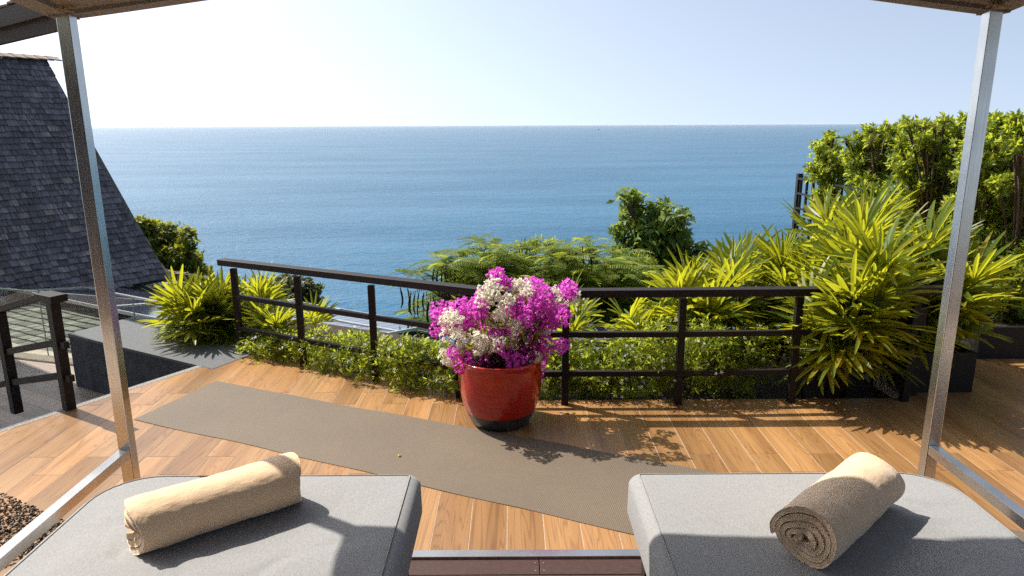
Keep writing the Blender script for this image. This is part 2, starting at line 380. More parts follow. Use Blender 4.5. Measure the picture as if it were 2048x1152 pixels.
# base slab under the tiles (grout shows between them)
base=[(-6.2,-4),(6.6,-4),(6.6,7.6),(3.06,7.6),(3.06,5.085),(-.1,5.085),(-2.56,6.345),(-3.70,4.5),(-6.2,.45)]
n=len(base)
terr.add([(x,y,.0072) for x,y in base]+[(x,y,-.6) for x,y in base],[tuple(range(n))]+[(i,i+n,(i+1)%n+n,(i+1)%n) for i in range(n)])
terrace=part('terrace',terr,GROUT,None,kind='structure')
TH=.012
def plank_obj(poly,parent,mat,z,gap=.0017):
    cx=sum(p[0] for p in poly)/len(poly); cy=sum(p[1] for p in poly)/len(poly)
    q=[]
    for p in poly:
        dx,dy=p[0]-cx,p[1]-cy
        q.append((dx-math.copysign(min(gap,abs(dx)),dx),dy-math.copysign(min(gap,abs(dy)),dy)))
    k=len(q); e=.0012
    def ins(t): return (t[0]-math.copysign(min(e,abs(t[0])),t[0]),t[1]-math.copysign(min(e,abs(t[1])),t[1]))
    m=MB(); m.add([(*p,-TH) for p in q]+[(*p,-e) for p in q]+[(*ins(p),0) for p in q],
        [(i,(i+1)%k,(i+1)%k+k,i+k) for i in range(k)]+[(i+k,(i+1)%k+k,(i+1)%k+2*k,i+2*k) for i in range(k)]+[tuple(range(2*k,3*k))])
    o=part('plank',m,mat,parent); o.location=(cx,cy,z); return o
for c in range(-19,33):
    xa=X0+c*PW; xb=xa+PW; xm=(xa+xb)/2
    off=4.155 if c%2==0 else 3.915
    k=-4
    while True:
        ya=off+(k-1)*PL; yb=ya+PL; k+=1
        if ya>ytop(xm)-.02 and ya>ytop(xb): break
        if yb<(-.85 if -10<c<0 or 8<c<14 else 1.0 if c<27 else 2.0): continue
        if abs(xm-.05)<1.5 and yb<2.95: continue
        poly=[(xa,ya),(xb,ya),(xb,yb),(xa,yb)]
        if xm>3.06: poly=clip(poly,lambda p:p[1]-7.6)
        elif xm>-.1: poly=clip(poly,lambda p:p[1]-5.085)
        else: poly=clip(poly,lambda p:p[1]-(5.085+.512*(-.1-p[0])))
        if len(poly)>2 and xm<-2: poly=clip(poly,lambda p:outside(p)+.07)
        if len(poly)<3: continue
        plank_obj(poly,terrace,TILE,.009)
m=MB(); m.box((-.3,-2.45,.02),(12,3.1,.03)); part('added_veranda',m,DECKW,None,kind='structure')  # unseen dark floor, added so the steel posts don't reflect bright grout
# pebble-wash strip along the left edge
def strip(name,parent,a,b,w,z,mat,th=.02):
    a=Vector((*a,0)); b=Vector((*b,0)); d=(b-a).normalized(); nn=Vector((-d.y,d.x,0))
    m=MB(); vs=[a,b,b+nn*w,a+nn*w]
    m.add([(p.x,p.y,z) for p in vs]+[(p.x,p.y,z-th) for p in vs],[(0,1,2,3),(0,4,5,1),(1,5,6,2),(2,6,7,3),(3,7,4,0)])
    return part(name,m,mat,parent)
e0=S1-SD*3.2; strip('pebble_strip',terrace,e0-SN*.068,S0-SN*.068,.066,.010,PEBSTRIP)
# steps and lower walkway to the left
walk=MB()
walk.add([(x,y,-.5622) for x,y in [(-14,-2),(-3.2,-2),(-2.5,6.9),(-3.0,7.2),(-14,10.4)]],[(0,1,2,3,4)])
walkway=part('lower_walkway',walk,GROUT,None,kind='structure')
for i,(d0,d1,z) in enumerate(((.0,.46,-.19),(.46,.9,-.38))):
    a=S1-SD*3.2; b=S1+SD*1.15
    q=[a+SN*d0,b+SN*d0,b+SN*d1,a+SN*d1]
    m=MB(); m.add([(p.x,p.y,z-.012) for p in q]+[(p.x,p.y,-.6) for p in q],[(0,1,2,3),(0,4,5,1),(1,5,6,2),(2,6,7,3),(3,7,4,0)])
    st=part('step',m,GROUT,None,kind='structure')
    L=(b-a).length; npl=6
    for k in range(npl):
        s0=L*k/npl; s1=L*(k+1)/npl
        for h in range(2):
            w0=d0+(d1-.07-d0)*h/2; w1=d0+(d1-.07-d0)*(h+1)/2
            qq=[a+SD*s0+SN*w0,a+SD*s1+SN*w0,a+SD*s1+SN*w1,a+SD*s0+SN*w1]
            cxy=sum(qq,Vector((0,0)))/4
            mm=MB(); lx=[((p-cxy).dot(SN)*.99,(p-cxy).dot(SD)*.998) for p in qq]
            mm.add([(*p,-.012) for p in lx]+[(*p,0) for p in lx],[(7,6,5,4),(0,1,5,4),(1,2,6,5),(2,3,7,6),(3,0,4,7)])
            o=part('plank',mm,TILE_D,st); o.location=(cxy.x,cxy.y,z); o.rotation_euler=(0,0,math.atan2(SN.y,SN.x))
    strip('pebble_strip',st,a+SN*(d1-.068),b+SN*(d1-.068),.066,z+.001,CONCTOP)
WD=Vector((-.87,.49)); 
WP=Vector((-4.4,7.4))        # a point near the far edge of the walkway
wn=Vector((.49,.87))
for r_ in range(13):
    for k in range(6):
        o0=-r_*.196-.1; s0=-3.2+k*1.3+(.6 if r_%2 else 0)
        cxy=WP+wn*(o0-.098+.05)+WD*(s0+.65)
        if (cxy-S1).dot(SN)<.98 : continue
        mm=MB(); mm.box((0,0,-.006),(.193,1.297,.012))
        o=part('plank',mm,TILE_D,walkway); o.location=(cxy.x,cxy.y,-.56); o.rotation_euler=(0,0,math.atan2(-WD.x,WD.y))
# ------------------------------------------------------------------ planting bed behind the railing
bedm=MB()
bp=[(-4.6,6.98),(-2.62,6.40),(-.1,5.09),(3.06,5.09),(3.06,6.6),(.2,6.4),(-2.3,7.6),(-3.8,8.0)]
bedm.add([(x,y,-.06) for x,y in bp]+[(x,y,-1.2) for x,y in bp],[tuple(range(8))]+[(i,i+8,(i+1)%8+8,(i+1)%8) for i in range(8)])
part('planting_bed',bedm,SOIL,None,kind='structure')
# ------------------------------------------------------------------ wooden deck under the sunbeds
dk=MB(); dk.box((.07,.9,.012),(3.46,4.14,.02)); deck=part('deck',dk,BLACKM,None,kind='structure')
y=2.982; row=0
while y>1.75:
    w=.118; js=[-1.66]
    jx=[.125,-.95,.7,-.4][row%4]
    xs=[-1.66,jx,1.8]
    for a,b in zip(xs[:-1],xs[1:]):
        m=MB(); m.box((0,0,0),(b-a-.004,w-.005,.024),None,.002); 
        o=part('deck_board',m,DECKW,deck); o.location=((a+b)/2,y-w/2,.036)
        for sx in (a+.02,b-.02):
            if abs(sx-.125)<.05:
                for sy in (-.03,.03):
                    s=MB(); s.tube([(sx-(a+b)/2,sy,.0121),(sx-(a+b)/2,sy,.0135)],.0045,8); part('screw',s,STEEL,o)
    y-=w; row+=1
m=MB(); m.box((.07,.3,.036),(3.46,2.7,.024)); part('deck_board',m,DECKW,deck)
# ------------------------------------------------------------------ main railing
rail=thing('railing','long dark timber railing with two lower rails running behind the red pot','railing')
posts=[(-2.582,6.315),(-1.872,5.915),(-1.152,5.535),(-.42,5.15),(.401,5.0),(1.268,4.995),(2.143,5.02),(3.023,5.03)]
ztop=[.868,.875,.88,.885,.895,.895,.895,.895]
PS=.052
for (x,y),zt in zip(posts,ztop):
    m=MB(); m.box((x,y,(zt-.05)/2+.004),(PS,PS,zt-.058),None,.003); part('post',m,DARKWOOD,rail)
m=MB(); m.box((3.135,5.17,.43),(.085,.085,.84),None,.004); part('post',m,DARKWOOD,rail)
def off(p,q,d):  # shift toward the camera side
    v=Vector((q[0]-p[0],q[1]-p[1])); v.normalize(); nn=Vector((v.y,-v.x)); return nn*d
K=(-.075,4.985)
a=Vector((-2.72,6.388,.868)); b=Vector((K[0],K[1],.887)); m=MB(); m.bar(a,b,.096,.056,bev=.004); part('top_rail',m,DARKWOOD,rail)
m=MB(); m.bar((K[0]-.03,K[1]+.006,.888),(3.25,5.0,.895),.096,.056,bev=.004); part('top_rail',m,DARKWOOD,rail)
for zf in (.565,.255):
    for i in range(len(posts)-1):
        p,q=posts[i],posts[i+1]
        d=(Vector(q)-Vector(p)).normalized()*PS*.52
        z0=zf+(ztop[i]-.89)*.6; z1=zf+(ztop[i+1]-.89)*.6
        if i==3:
            m=MB(); m.bar((p[0]+d.x,p[1]+d.y,z0),(K[0],K[1]+.02,z0),.04,.042,bev=.003); m.bar((K[0],K[1]+.02,z0),(q[0]-d.x,q[1],z1),.04,.042,bev=.003)
        else:
            m=MB(); m.bar((p[0]+d.x,p[1]+d.y,z0),(q[0]-d.x,q[1]-d.y,z1),.04,.042,bev=.003)
        part('rail',m,DARKWOOD,rail)
    m=MB(); m.bar((3.05,5.06,zf),(3.11,5.14,zf),.04,.042); part('rail',m,DARKWOOD,rail)
# stair railing at the left
sr=thing('stair_railing','short dark timber handrail going down the steps at far left','railing')
p1=Vector((-3.375,4.95)); d=Vector((-.875,.485)); 
for s,zb,zt in ((0,.004,.86),(.80,-.185,.67),(1.7,-.38,.33)):
    q=p1+d*s; m=MB(); m.box((q.x,q.y,(zb+zt)/2),(.07,.07,zt-zb),Matrix.Rotation(math.atan2(d.y,d.x),3,'Z'),.004); part('post',m,DARKWOOD,sr)
def P3(s,z): q=p1+d*s; return (q.x,q.y,z)
m=MB(); m.bar(P3(-.1,.885),P3(.12,.885),.12,.055,bev=.004); part('top_rail',m,DARKWOOD,sr)
m=MB(); m.bar(P3(.1,.882),P3(2.1,.33),.1,.05,bev=.004); part('top_rail',m,DARKWOOD,sr)
for zf in (.53,.27):
    m=MB(); m.bar(P3(.045,zf),P3(.76,zf-.18),.04,.05); part('rail',m,DARKWOOD,sr)
    m=MB(); m.bar(P3(.84,zf-.2),P3(1.66,zf-.45),.04,.05); part('rail',m,DARKWOOD,sr)
    m=MB(); m.bar(P3(-.045,zf),P3(-.10,zf),.04,.05); part('rail',m,DARKWOOD,sr)
# ------------------------------------------------------------------ concrete planter wall
cw=thing('planter_wall','low dark concrete wall with a grey pebbled top below the left palms','wall')
F0=Vector((-4.60,6.91)); F1=Vector((-2.66,5.83)); BK0=Vector((-4.25,7.62)); BK1=Vector((-2.32,6.5))
m=MB(); q=[F0,F1,BK1,BK0]
m.add([(p.x,p.y,-.62) for p in q]+[(p.x,p.y,-.014) for p in q],[(0,1,5,4),(1,2,6,5),(2,3,7,6),(3,0,4,7)])
part('wall_body',m,CONCRETE,cw)
cc=(F0+F1+BK0+BK1)/4; q2=[cc+(p-cc)*1.008 for p in q]
m=MB(); m.add([(p.x,p.y,-.014) for p in q2]+[(p.x,p.y,.012) for p in q2],[(3,2,1,0),(4,5,6,7),(0,1,5,4),(1,2,6,5),(2,3,7,6),(3,0,4,7)]); part('capping',m,CONCTOP,cw)
for s in (.34,.72):
    c=F0+(F1-F0)*s; dd=(F1-F0).normalized(); nn=Vector((dd.y,-dd.x))
    m=MB(); m.box((c.x+nn.x*.003,c.y+nn.y*.003,-.36),(.17,.02,.13),Matrix.Rotation(math.atan2(dd.y,dd.x),3,'Z')); part('dark_opening',m,BLACKM,cw)  # flat black block drawn for the dark inside a wall opening
# ------------------------------------------------------------------ glass balustrade
gb=thing('glass_balustrade','clear glass balustrade standing on a tan curb beyond the lower walkway','balustrade')
G0=onz(0,690,-.5); G0=Vector((-6.45,8.42)); GD=Vector((.83,-.56)).normalized()
GA=Vector((-5.5,7.86)); GD=(Vector((-3.2,6.75+.42))-GA).normalized()
for s0,s1 in ((-3.2,-1.62),(-1.6,-.012),(.012,1.35),(1.374,2.5)):
    a=GA+GD*s0; b=GA+GD*s1; m=MB(); m.bar((a.x,a.y,-.16),(b.x,b.y,-.16),.012,.80); gp=part('glass_pane',m,GLASS,gb)
    m=MB(); m.bar((a.x,a.y,.243),(b.x,b.y,.243),.012,.006); part('glass_edge',m,GLASSEDGE,gp)
    m=MB(); m.box((b.x,b.y,-.16),(.012,.008,.8),Matrix.Rotation(math.atan2(GD.y,GD.x),3,'Z')); part('glass_edge',m,GLASSEDGE,gp)
nn=Vector((GD.y,-GD.x))
a=GA+GD*-3.2+nn*.02; b=GA+GD*2.5+nn*.02
m=MB(); m.bar((a.x,a.y,-.565),(b.x,b.y,-.565),.3,.05); part('curb',m,CURB,gb)
# ------------------------------------------------------------------ steep shingled house
hd=Vector((.55,.835,0)).normalized(); pr=R(57); out2=Vector((hd.y,-hd.x,0))
hn=Vector((out2.x*math.sin(pr),out2.y*math.sin(pr),math.cos(pr))); he=Vector((-out2.x*math.cos(pr),-out2.y*math.cos(pr),math.sin(pr)))
HB=at(340,560,12.5); HR=onplane(95,122,HB,hn)
VT=(HR-HB).dot(he); UT=(HR-HB).dot(hd)
def uright(v): 
    t=v/VT; return UT*t+.10*math.sin(t*math.pi)*-1
house=thing('shingled_house','house with tall steep grey wooden shingle roof at the left','house')
rm=MB(); c=[HB+hd*uright(0)-hn*.02,HB+hd*uright(VT)+he*VT-hn*.02,HB-hd*7+he*VT-hn*.02,HB-hd*7-hn*.02]
bk=-out2*3.2+Vector((0,0,-2.6))
ridge_back=[c[1]+bk,c[2]+bk]
rm.add([*c,ridge_back[0],ridge_back[1]],[(0,1,2,3),(1,4,5,2)]); rm.add([c[0],c[1],ridge_back[0],c[0]-out2*5.4],[(0,1,2,3)])
roof=part('roof',rm,SHINGLE2,house)
wm=MB(); wm.bar(HB-hd*6.8-out2*2.9+Vector((0,0,-2.2)),HB-hd*.5-out2*2.9+Vector((0,0,-2.2)),4.6,3.4); part('wall',wm,FASCIA,house)
EXP=VT/40; SW=[.085,.11,.13,.15,.17]; SLEN=EXP*1.9
def shingle_mesh(w):
    m=MB(); t=.019; hw=w/2-.0032
    m.add([(-hw,0,0),(hw,0,0),(hw,SLEN,-.004),(-hw,SLEN,-.004),(-hw,0,t),(hw,0,t),(hw,SLEN,.0),(-hw,SLEN,.0)],
      [(4,5,6,7),(0,1,5,4),(0,4,7,3),(1,2,6,5)]); return m.mesh('shingle',SHINGLE)
SM=[shingle_mesh(w) for w in SW]
items=[]
for r_ in range(40):
    v=r_*EXP; u=uright(v)+rng.uniform(-.03,.035)
    while u>-3.9-.4*rng.random():
        k=rng.choice([0,1,2,2,3,3,4]); w=SW[k]; uc=u-w/2; u-=w
        flare=.10*max(0,1-v/.9)**2
        p=HB+hd*uc+he*(v+rng.uniform(-.012,.012))+hn*(.012+flare+rng.uniform(0,.006))
        if r_<3: p=p+he*(.0)
        tilt=hn*(.03+rng.uniform(-.01,.02)); dv=(he-tilt*1.1+hd*rng.uniform(-.03,.03)+hn*(-.18*max(0,1-v/.9)))
        items.append((k,p,dv))
def inview(p):
    d=p-CP; z=d.dot(fw); return z>0 and abs(d.dot(rt)/z)*FPX<1030 and -15<576-d.dot(up)/z*FPX<1160
vis=[i for i in items if inview(i[1])]; rest=[i for i in items if not inview(i[1])]
vis.sort(key=lambda i:(i[1]-CP).length)
for k,p,dv in vis[:300]: link('shingle',SM[k],roof,mat_from(p,dv,hn))
rest=rest+vis[300:]
mbv=MB(); FR=Matrix((hd,he,hn)).transposed().to_4x4(); FR.translation=HB; FRi=FR.inverted()
for k,p,dv in rest:
    m=FRi@mat_from(p,dv,hn); hw=SW[k]/2-.0032; t=.019
    mbv.add([m@Vector(q) for q in [(-hw,0,0),(hw,0,0),(hw,SLEN,-.004),(-hw,SLEN,-.004),(-hw,0,t),(hw,0,t),(hw,SLEN,0),(-hw,SLEN,0)]],[(4,5,6,7),(0,1,5,4),(0,4,7,3),(1,2,6,5)])
part('shingle_field',mbv,SHINGLE,roof,kind='stuff').matrix_local=FR
for k in range(22):
    p=HB+hd*(UT+.10-k*.19)+he*(VT+.03)+hn*.05
    m=MB(); m.box((0,0,0),(.21,.20,.022),Matrix.Rotation(R(4),3,'Y'),.003); m.box((0,.14,-.05),(.21,.18,.022),Matrix.Rotation(R(-35),3,'X'),.003)
    o=part('ridge_tile',m,CAPTILE,roof); o.matrix_local=mat_from(p,-out2*.9+Vector((0,0,.35)),Vector((0,0,1)))
# ------------------------------------------------------------------ lower roof with solar panels
PA=at(370,566,13.0); tl,az=R(9.5),R(53)
pn=Vector((math.sin(tl)*math.cos(az),math.sin(tl)*math.sin(az),math.cos(tl)))
rr=(onplane(868,651,PA,pn)-PA); RLEN=rr.length; rr.normalize(); ff=rr.cross(pn); 
if ff.y>0: ff=-ff
lower=thing('lower_house','low grey shingled roof below the terrace that carries the solar panels','house')
def lp(a,b,h=0): return PA+rr*a+ff*b+pn*h
BK=3.0; BE=5.5
def lq(a,b,h=0):                       # upper facet carries the panels, lower facet dips towards the terrace
    if b<=BK: return lp(a,b,h-.16)
    p0=lp(a,BK,h-.16); t=(b-BK); return p0+Vector((ff.x*t,ff.y*t,-.055*t))
m=MB(); q=[lq(-7,-.6),lq(RLEN+.1,-.02),lq(RLEN+.1,BK),lq(-7,BK),lq(RLEN+.1,BE),lq(-7,BE)]
m.add(q+[p-Vector((0,0,.12)) for p in q],[(0,3,2,1),(3,5,4,2),(0,1,7,6),(1,2,8,7),(2,4,10,8),(4,5,11,10)]); lroof=part('roof',m,SHINGLE2,lower)
m=MB(); m.bar(lp(-6,2.2,-.3)-Vector((0,0,1.6)),lp(RLEN-.4,2.2,-.3)-Vector((0,0,1.6)),3.6,2.4); part('wall',m,FASCIA,lower)
mbv=MB(); LF=Matrix((rr,-ff,pn)).transposed().to_4x4(); LF.translation=PA; LFi=LF.inverted()
for i in range(39):
    b=-.5+i*.155
    a=-6.9+rng.random()*.2
    while a<RLEN+.05:
        w=rng.uniform(.12,.24); j_=rng.uniform(-.01,.01)
        near,far=b+.17+j_,b-.03
        p=[lq(a,far,.006),lq(a+w-.007,far,.006),lq(a+w-.007,near,.03+rng.uniform(0,.008)),lq(a,near,.03)]
        p+=[lq(a,near,.008),lq(a+w-.007,near,.008)]
        mbv.add([LFi@v for v in p],[(0,3,2,1),(3,4,5,2)])
        a+=w
part('shingle_field',mbv,SHINGLE2,lroof,kind='stuff').matrix_local=LF
def solar(a0,b0,la,lb,na,nb,label,PAo,r_,f_,n_,grp):
    o=thing('solar_panel',label,'solar panel',grp)
    mx=Matrix((r_,f_,n_)).transposed().to_4x4() if r_.cross(f_).dot(n_)>0 else Matrix((r_,f_,n_)).transposed().to_4x4()
    mx.translation=PAo+r_*a0+f_*b0; o.matrix_world=mx
    m=MB(); fwid=.03
    m.box((la/2,fwid/2,0),(la,fwid,.045)); m.box((la/2,lb-fwid/2,0),(la,fwid,.045)); m.box((fwid/2,lb/2,0),(fwid,lb-2*fwid,.045)); m.box((la-fwid/2,lb/2,0),(fwid,lb-2*fwid,.045))
    part('frame',m,ALU,o)
    m=MB(); m.box((la/2,lb/2,-.006),(la-2*fwid-.002,lb-2*fwid-.002,.02)); part('glass',m,ALU,o)
    ca=(la-2*fwid)/na; cb=(lb-2*fwid)/nb; m=MB()
    for i in range(na):
        for j in range(nb):
            m.box((fwid+ca*(i+.5),fwid+cb*(j+.5),.0055),(ca-.010,cb-.010,.004))
    part('solar_cells',m,PVCELL,o,kind='stuff')
    return o
ordn=['first','second','third','fourth','fifth','sixth']
NA=int(RLEN//1.66)+0; la=RLEN/NA
for j in range(3):
    for i in range(-1,NA):
        if i==-1 and j==0: pass
        rowname=['far','middle','near'][j]
        lab='dark solar panel, %s from the left in the %s row on the lower roof'%(ordn[i+1],rowname)
        solar(i*la+.005,j*1.0+.005,la-.01,.99,10,6,lab,PA,rr,ff,pn,'solar panels on the lower left roof')
# second small array seen below the railing right of the pot
r2=Vector((1,0,0)); f2=Vector((0,-math.cos(R(12)),math.sin(R(12)))); f2=Vector((0,-.985,.17)).normalized(); n2=Vector((0,.17,.985)).normalized()
P2=at(1120,652,10.4)
for i in range(3):
    solar(i*1.02,0,1.0,1.7,6,10,'blue solar panel %s behind the yellow palms right of the red pot'%['at the left end','in the middle','at the right end'][i],P2,r2,f2,n2,'solar panels on the lower right roof')
lo2=thing('outbuilding','low flat roofed outbuilding under the solar panels right of the pot','building')
m=MB(); m.add([P2+r2*-.3+f2*-.15-n2*.08,P2+r2*3.5+f2*-.15-n2*.08,P2+r2*3.5+f2*2.2-n2*.08,P2+r2*-.3+f2*2.2-n2*.08],[(0,1,2,3)])
m.bar(P2+r2*-.2+f2*1-Vector((0,0,1.2)),P2+r2*3.4+f2*1-Vector((0,0,1.2)),1.9,2.0); part('roof',m,SHINGLE2,lo2)
# brown eave of another roof behind
ev=thing('far_eave','brown timber fascia of a roof end poking out behind the steep shingled roof','roof')
ea=at(318,548,14.2); eb=at(493,580,13.4)
m=MB(); m.bar(ea,eb,.10,.15); part('fascia_board',m,FASCIA,ev)
dn=Vector((0,0,.155)); m=MB(); m.bar(ea-dn+Vector((0,.04,0)),eb-dn+Vector((0,.04,0)),.08,.15); part('fascia_board',m,FASCIA,ev)
for k in range(16):
    t=k/16; p=ea.lerp(eb,t+.03)+Vector((0,.03,.085+.012*rng.random())); m=MB(); m.box((0,0,0),(.17,.15,.018),Matrix.Rotation(R(rng.uniform(-6,6)),3,'X')); o=part('shingle',m,FASCIA,ev); o.location=p; o.rotation_euler=(0,0,math.atan2((eb-ea).y,(eb-ea).x))
m=MB(); q=[ea+Vector((0,.05,.06)),eb+Vector((0,.05,.06)),eb+Vector((-.8,1.8,-.75)),ea+Vector((-.8,1.8,-.75))]; m.add(q,[(0,1,2,3)]); part('roof',m,SHINGLE2,ev)
# dark eave at the upper left
ov=thing('upper_eave','dark timber eave board with ragged tiles at the top left corner','roof')
bd=Vector((-.835,.55,0)).normalized()
c0=at(122,22,7.6)
a=c0+bd*-.05; b=c0+bd*3.2
lean=Vector((0,0,0))
m=MB(); m.bar(a+Vector((0,0,.085)),b+Vector((0,0,-.03)),.06,.19); part('fascia_board',m,FASCIA,ov)
m=MB(); m.bar(a+Vector((.02,.04,-.085)),b+Vector((.02,.04,-.20)),.06,.16); part('fascia_board',m,FASCIA,ov)
for k in range(20):
    t=k/20; p=a.lerp(b,t+.02)+Vector((.05,.1,.20-.115*t+.01*rng.random())); m=MB(); m.box((0,0,0),(.17,.3,.02)); o=part('roof_tile',m,CAPTILE,ov); o.location=p; o.rotation_euler=(R(rng.uniform(-4,4)),0,math.atan2(bd.y,bd.x))
e1=Vector((-.51,-.86,0)); r0=c0+e1*.62+bd*.40+Vector((0,0,.06)); r1=r0+e1*3.4  # unseen roof slab, placed and sized to shade the lower walkway
m=MB(); q=[r0,r1,r1+bd*4.2,r0+bd*4.2]; m.add(q+[p+Vector((0,0,.16)) for p in q],[(0,1,2,3),(7,6,5,4),(0,4,5,1),(1,5,6,2),(2,6,7,3),(3,7,4,0)])
part('roof',m,SHINGLE2,ov)
# unseen villa behind the beds, wall stretched left so the left post reflects dark
vl=thing('villa','unseen dark timber villa with a deep eave and glass doors behind the sunbeds','house')
m=MB(); m.box((-4.2,-4.2,1.7),(20.5,.3,3.4)); part('wall',m,FASCIA,vl)
for k in range(8):
    m=MB(); m.box((-8.1+k*1.7,-4.02,1.15),(1.5,.05,2.2)); part('glass_door',m,PVCELL,vl)
m=MB(); m.add([(-14.8,-2.2,3.2),(6.4,-2.2,3.2),(6.4,-7,6.2),(-14.8,-7,6.2)],[(0,1,2,3)]); m.bar((-14.8,-2.2,3.1),(6.4,-2.2,3.1),.08,.26); part('roof',m,SHINGLE2,vl)
# ------------------------------------------------------------------ distant boat
bt=thing('boat','tiny pale boat far out near the horizon','boat')
bp_=at(1197,259.5,1.0); k=(SEA_Z-CAM_H)/(bp_.z-CAM_H); bpos=CP+(bp_-CP)*k
m=MB(); hl=[(-14,0),(-11,-3),(9,-3),(15,0),(9,3),(-11,3)]
m.add([(x,y*.8,0) for x,y in hl]+[(x*1.08,y,5) for x,y in hl],[(6,7,8,9,10,11)]+[(i,(i+1)%6,(i+1)%6+6,i+6) for i in range(6)])
h=part('hull',m,BOATM,bt); m=MB(); m.box((-4,0,8),(9,4,6)); m.box((-5,0,12),(5,3,2)); part('cabin',m,BOATM,bt); m=MB(); m.tube([(4,0,5),(4,0,17)],.3,5); part('mast',m,BOATM,bt)
bt.location=bpos; bt.rotation_euler=(0,0,.5)
# ------------------------------------------------------------------ vegetation builders
LEAF_T=np.array([(0,0,0),(-.19,.5,.05),(.19,.5,.05),(0,1,-.1),(0,.5,0)]); LEAF_F=np.array([(0,4,1),(0,2,4),(1,4,3),(4,2,3)])
def leaf_t(w,fold=.06,droop=.12): return np.array([(0,0,0),(-w,.45,fold),(w,.45,fold),(0,1,-droop),(0,.5,0)])
def blob_points(blobs,n,shell=.55,seed=0):
    rs=np.random.RandomState(seed); P=[];A=[]
    vol=np.array([b[1][0]*b[1][1]*b[1][2] for b in blobs])**.67; vol=vol/vol.sum()
    C=np.array([b[0] for b in blobs],float); RR=np.array([b[1] for b in blobs],float)
    while len(P)<n:
        i=rs.choice(len(blobs),p=vol); d=rs.normal(size=3); d/=np.linalg.norm(d)
        r=(shell+(1-shell)*rs.rand()**.5)*(1+.22*math.sin(d[0]*5+i*2)*math.sin(d[2]*6+i)+.1*rs.randn())
        p=C[i]+d*RR[i]*r
        q=np.sqrt((((p-C)/RR)**2).sum(1)); q[i]=9
        if q.min()<.62 and rs.rand()<.8: continue
        a=d/RR[i]; a/=np.linalg.norm(a)
        P.append(p);A.append(a)
    return np.array(P),np.array(A)
def rosettes(P,A,k,size,spread=(.5,1.2),rs=None,upb=.5):
    n=len(P); P=np.repeat(P,k,0); ax=unit(A+np.array([0,0,upb])+rs.normal(size=A.shape)*.35); ax=np.repeat(ax,k,0)
    t=unit(np.cross(ax,rs.normal(size=ax.shape))); th=rs.uniform(spread[0],spread[1],len(P))[:,None]
    D=ax*np.cos(th)+t*np.sin(th); N=ax*1.0+rs.normal(size=ax.shape)*.15
    S=size*rs.uniform(.7,1.2,len(P)); P=P+D*(S*.12)[:,None]+ax*(rs.uniform(-.5,.2,len(P))*size)[:,None]
    return P,D,N,S
def branches(base,top,blobs,r0,mat,parent,name='trunk',twigs=6,seed=1):
    rs=random.Random(seed); m=MB(); base=Vector(base); top=Vector(top)
    mid=base.lerp(top,.5)+Vector((rs.uniform(-.08,.08),rs.uniform(-.08,.08),0))*(top-base).length
    m.tube([base,mid,top],[r0,r0*.8,r0*.6],8)
    for c,r in blobs:
        c=Vector(c); j=top.lerp(c,.5)+Vector((rs.uniform(-.1,.1),rs.uniform(-.1,.1),rs.uniform(-.15,.05)))*r[0]
        m.tube([top-(top-base)*rs.uniform(0,.25),j,c],[r0*.5,r0*.33,r0*.2],6)
        for _ in range(twigs):
            d=Vector((rs.gauss(0,1),rs.gauss(0,1),rs.gauss(.3,.8))).normalized()
            e=c+Vector((d.x*r[0],d.y*r[1],d.z*r[2]))*rs.uniform(.7,.98)
            m.tube([j.lerp(c,rs.random()),c.lerp(e,.5)+Vector((0,0,-.04)),e],[r0*.2,r0*.13,r0*.06],5)
    return part(name,m,mat,parent,True)
def leafy(t,blobs,nros,k,size,mat,seed,w=.19,spread=(.5,1.2),shell=.55,upb=.5,droop=.12,objs=0):
    rs=np.random.RandomState(seed); P,A=blob_points(blobs,nros,shell,seed)
    P,D,N,S=rosettes(P,A,k,size,spread,rs,upb)
    T=leaf_t(w,.06,droop)
    if objs:
        dist=np.linalg.norm(P-np.array(CP),axis=1)-np.einsum('ij,ij->i',np.repeat(A,k,0),unit(np.array(CP)-P))*.6
        o_=np.argsort(dist); sel,res=o_[:objs],o_[objs:]
        lm=nmesh('leaf',T,LEAF_F,mat)
        for i in sel: link('leaf',lm,t,mat_from(P[i],D[i],N[i],S[i]))
        P,D,N,S=P[res],D[res],N[res],S[res]
    link('foliage',scatter('foliage',P,D,N,S,T,LEAF_F,mat),t,None,kind='stuff')
# ---- fan palm (lady palm)
def fan_mesh(nb,seed,L=.36,w=.021,span=R(205)):
    rs=random.Random(seed); m=MB()
    m.tube([(0,-.30,-.05),(0,-.14,.0),(0,0,0)],[.004,.004,.005],4)
    for i in range(nb):
        a=-span/2+span*(i+.5)/nb+rs.uniform(-.07,.07); l=L*rs.uniform(.82,1.08)*(1-.22*abs(a)/(span/2)); ww=w*rs.uniform(.85,1.15)
        dx,dy=math.sin(a),math.cos(a); sx,sy=dy,-dx
        dr=rs.uniform(.06,.26); lift=rs.uniform(.0,.2); vs=[]
        st=[(0,.28),(.22,.8),(.5,1.0),(.78,.82),(.95,.42),(1.0,.14)]
        for s,wf in st:
            z=lift*s*l-dr*l*s*s; hw=ww*wf; fold=hw*.45
            cx,cy=dx*l*s,dy*l*s
            vs+=[(cx-sx*hw,cy-sy*hw,z+fold),(cx,cy,z),(cx+sx*hw,cy+sy*hw,z+fold)]
        fs=[]
        for s in range(len(st)-1):
            fs+=[(s*3,s*3+1,s*3+4,s*3+3),(s*3+1,s*3+2,s*3+5,s*3+4)]
        m.add(vs,fs)
    return m.mesh('leaf',PALM)
FANS=[fan_mesh(nb,i*7+1,L,w,R(sp)) for i,(nb,L,w,sp) in enumerate([(10,.45,.021,190),(12,.44,.019,215),(9,.43,.022,160),(11,.47,.020,200),(8,.42,.021,140),(13,.43,.018,225)])]
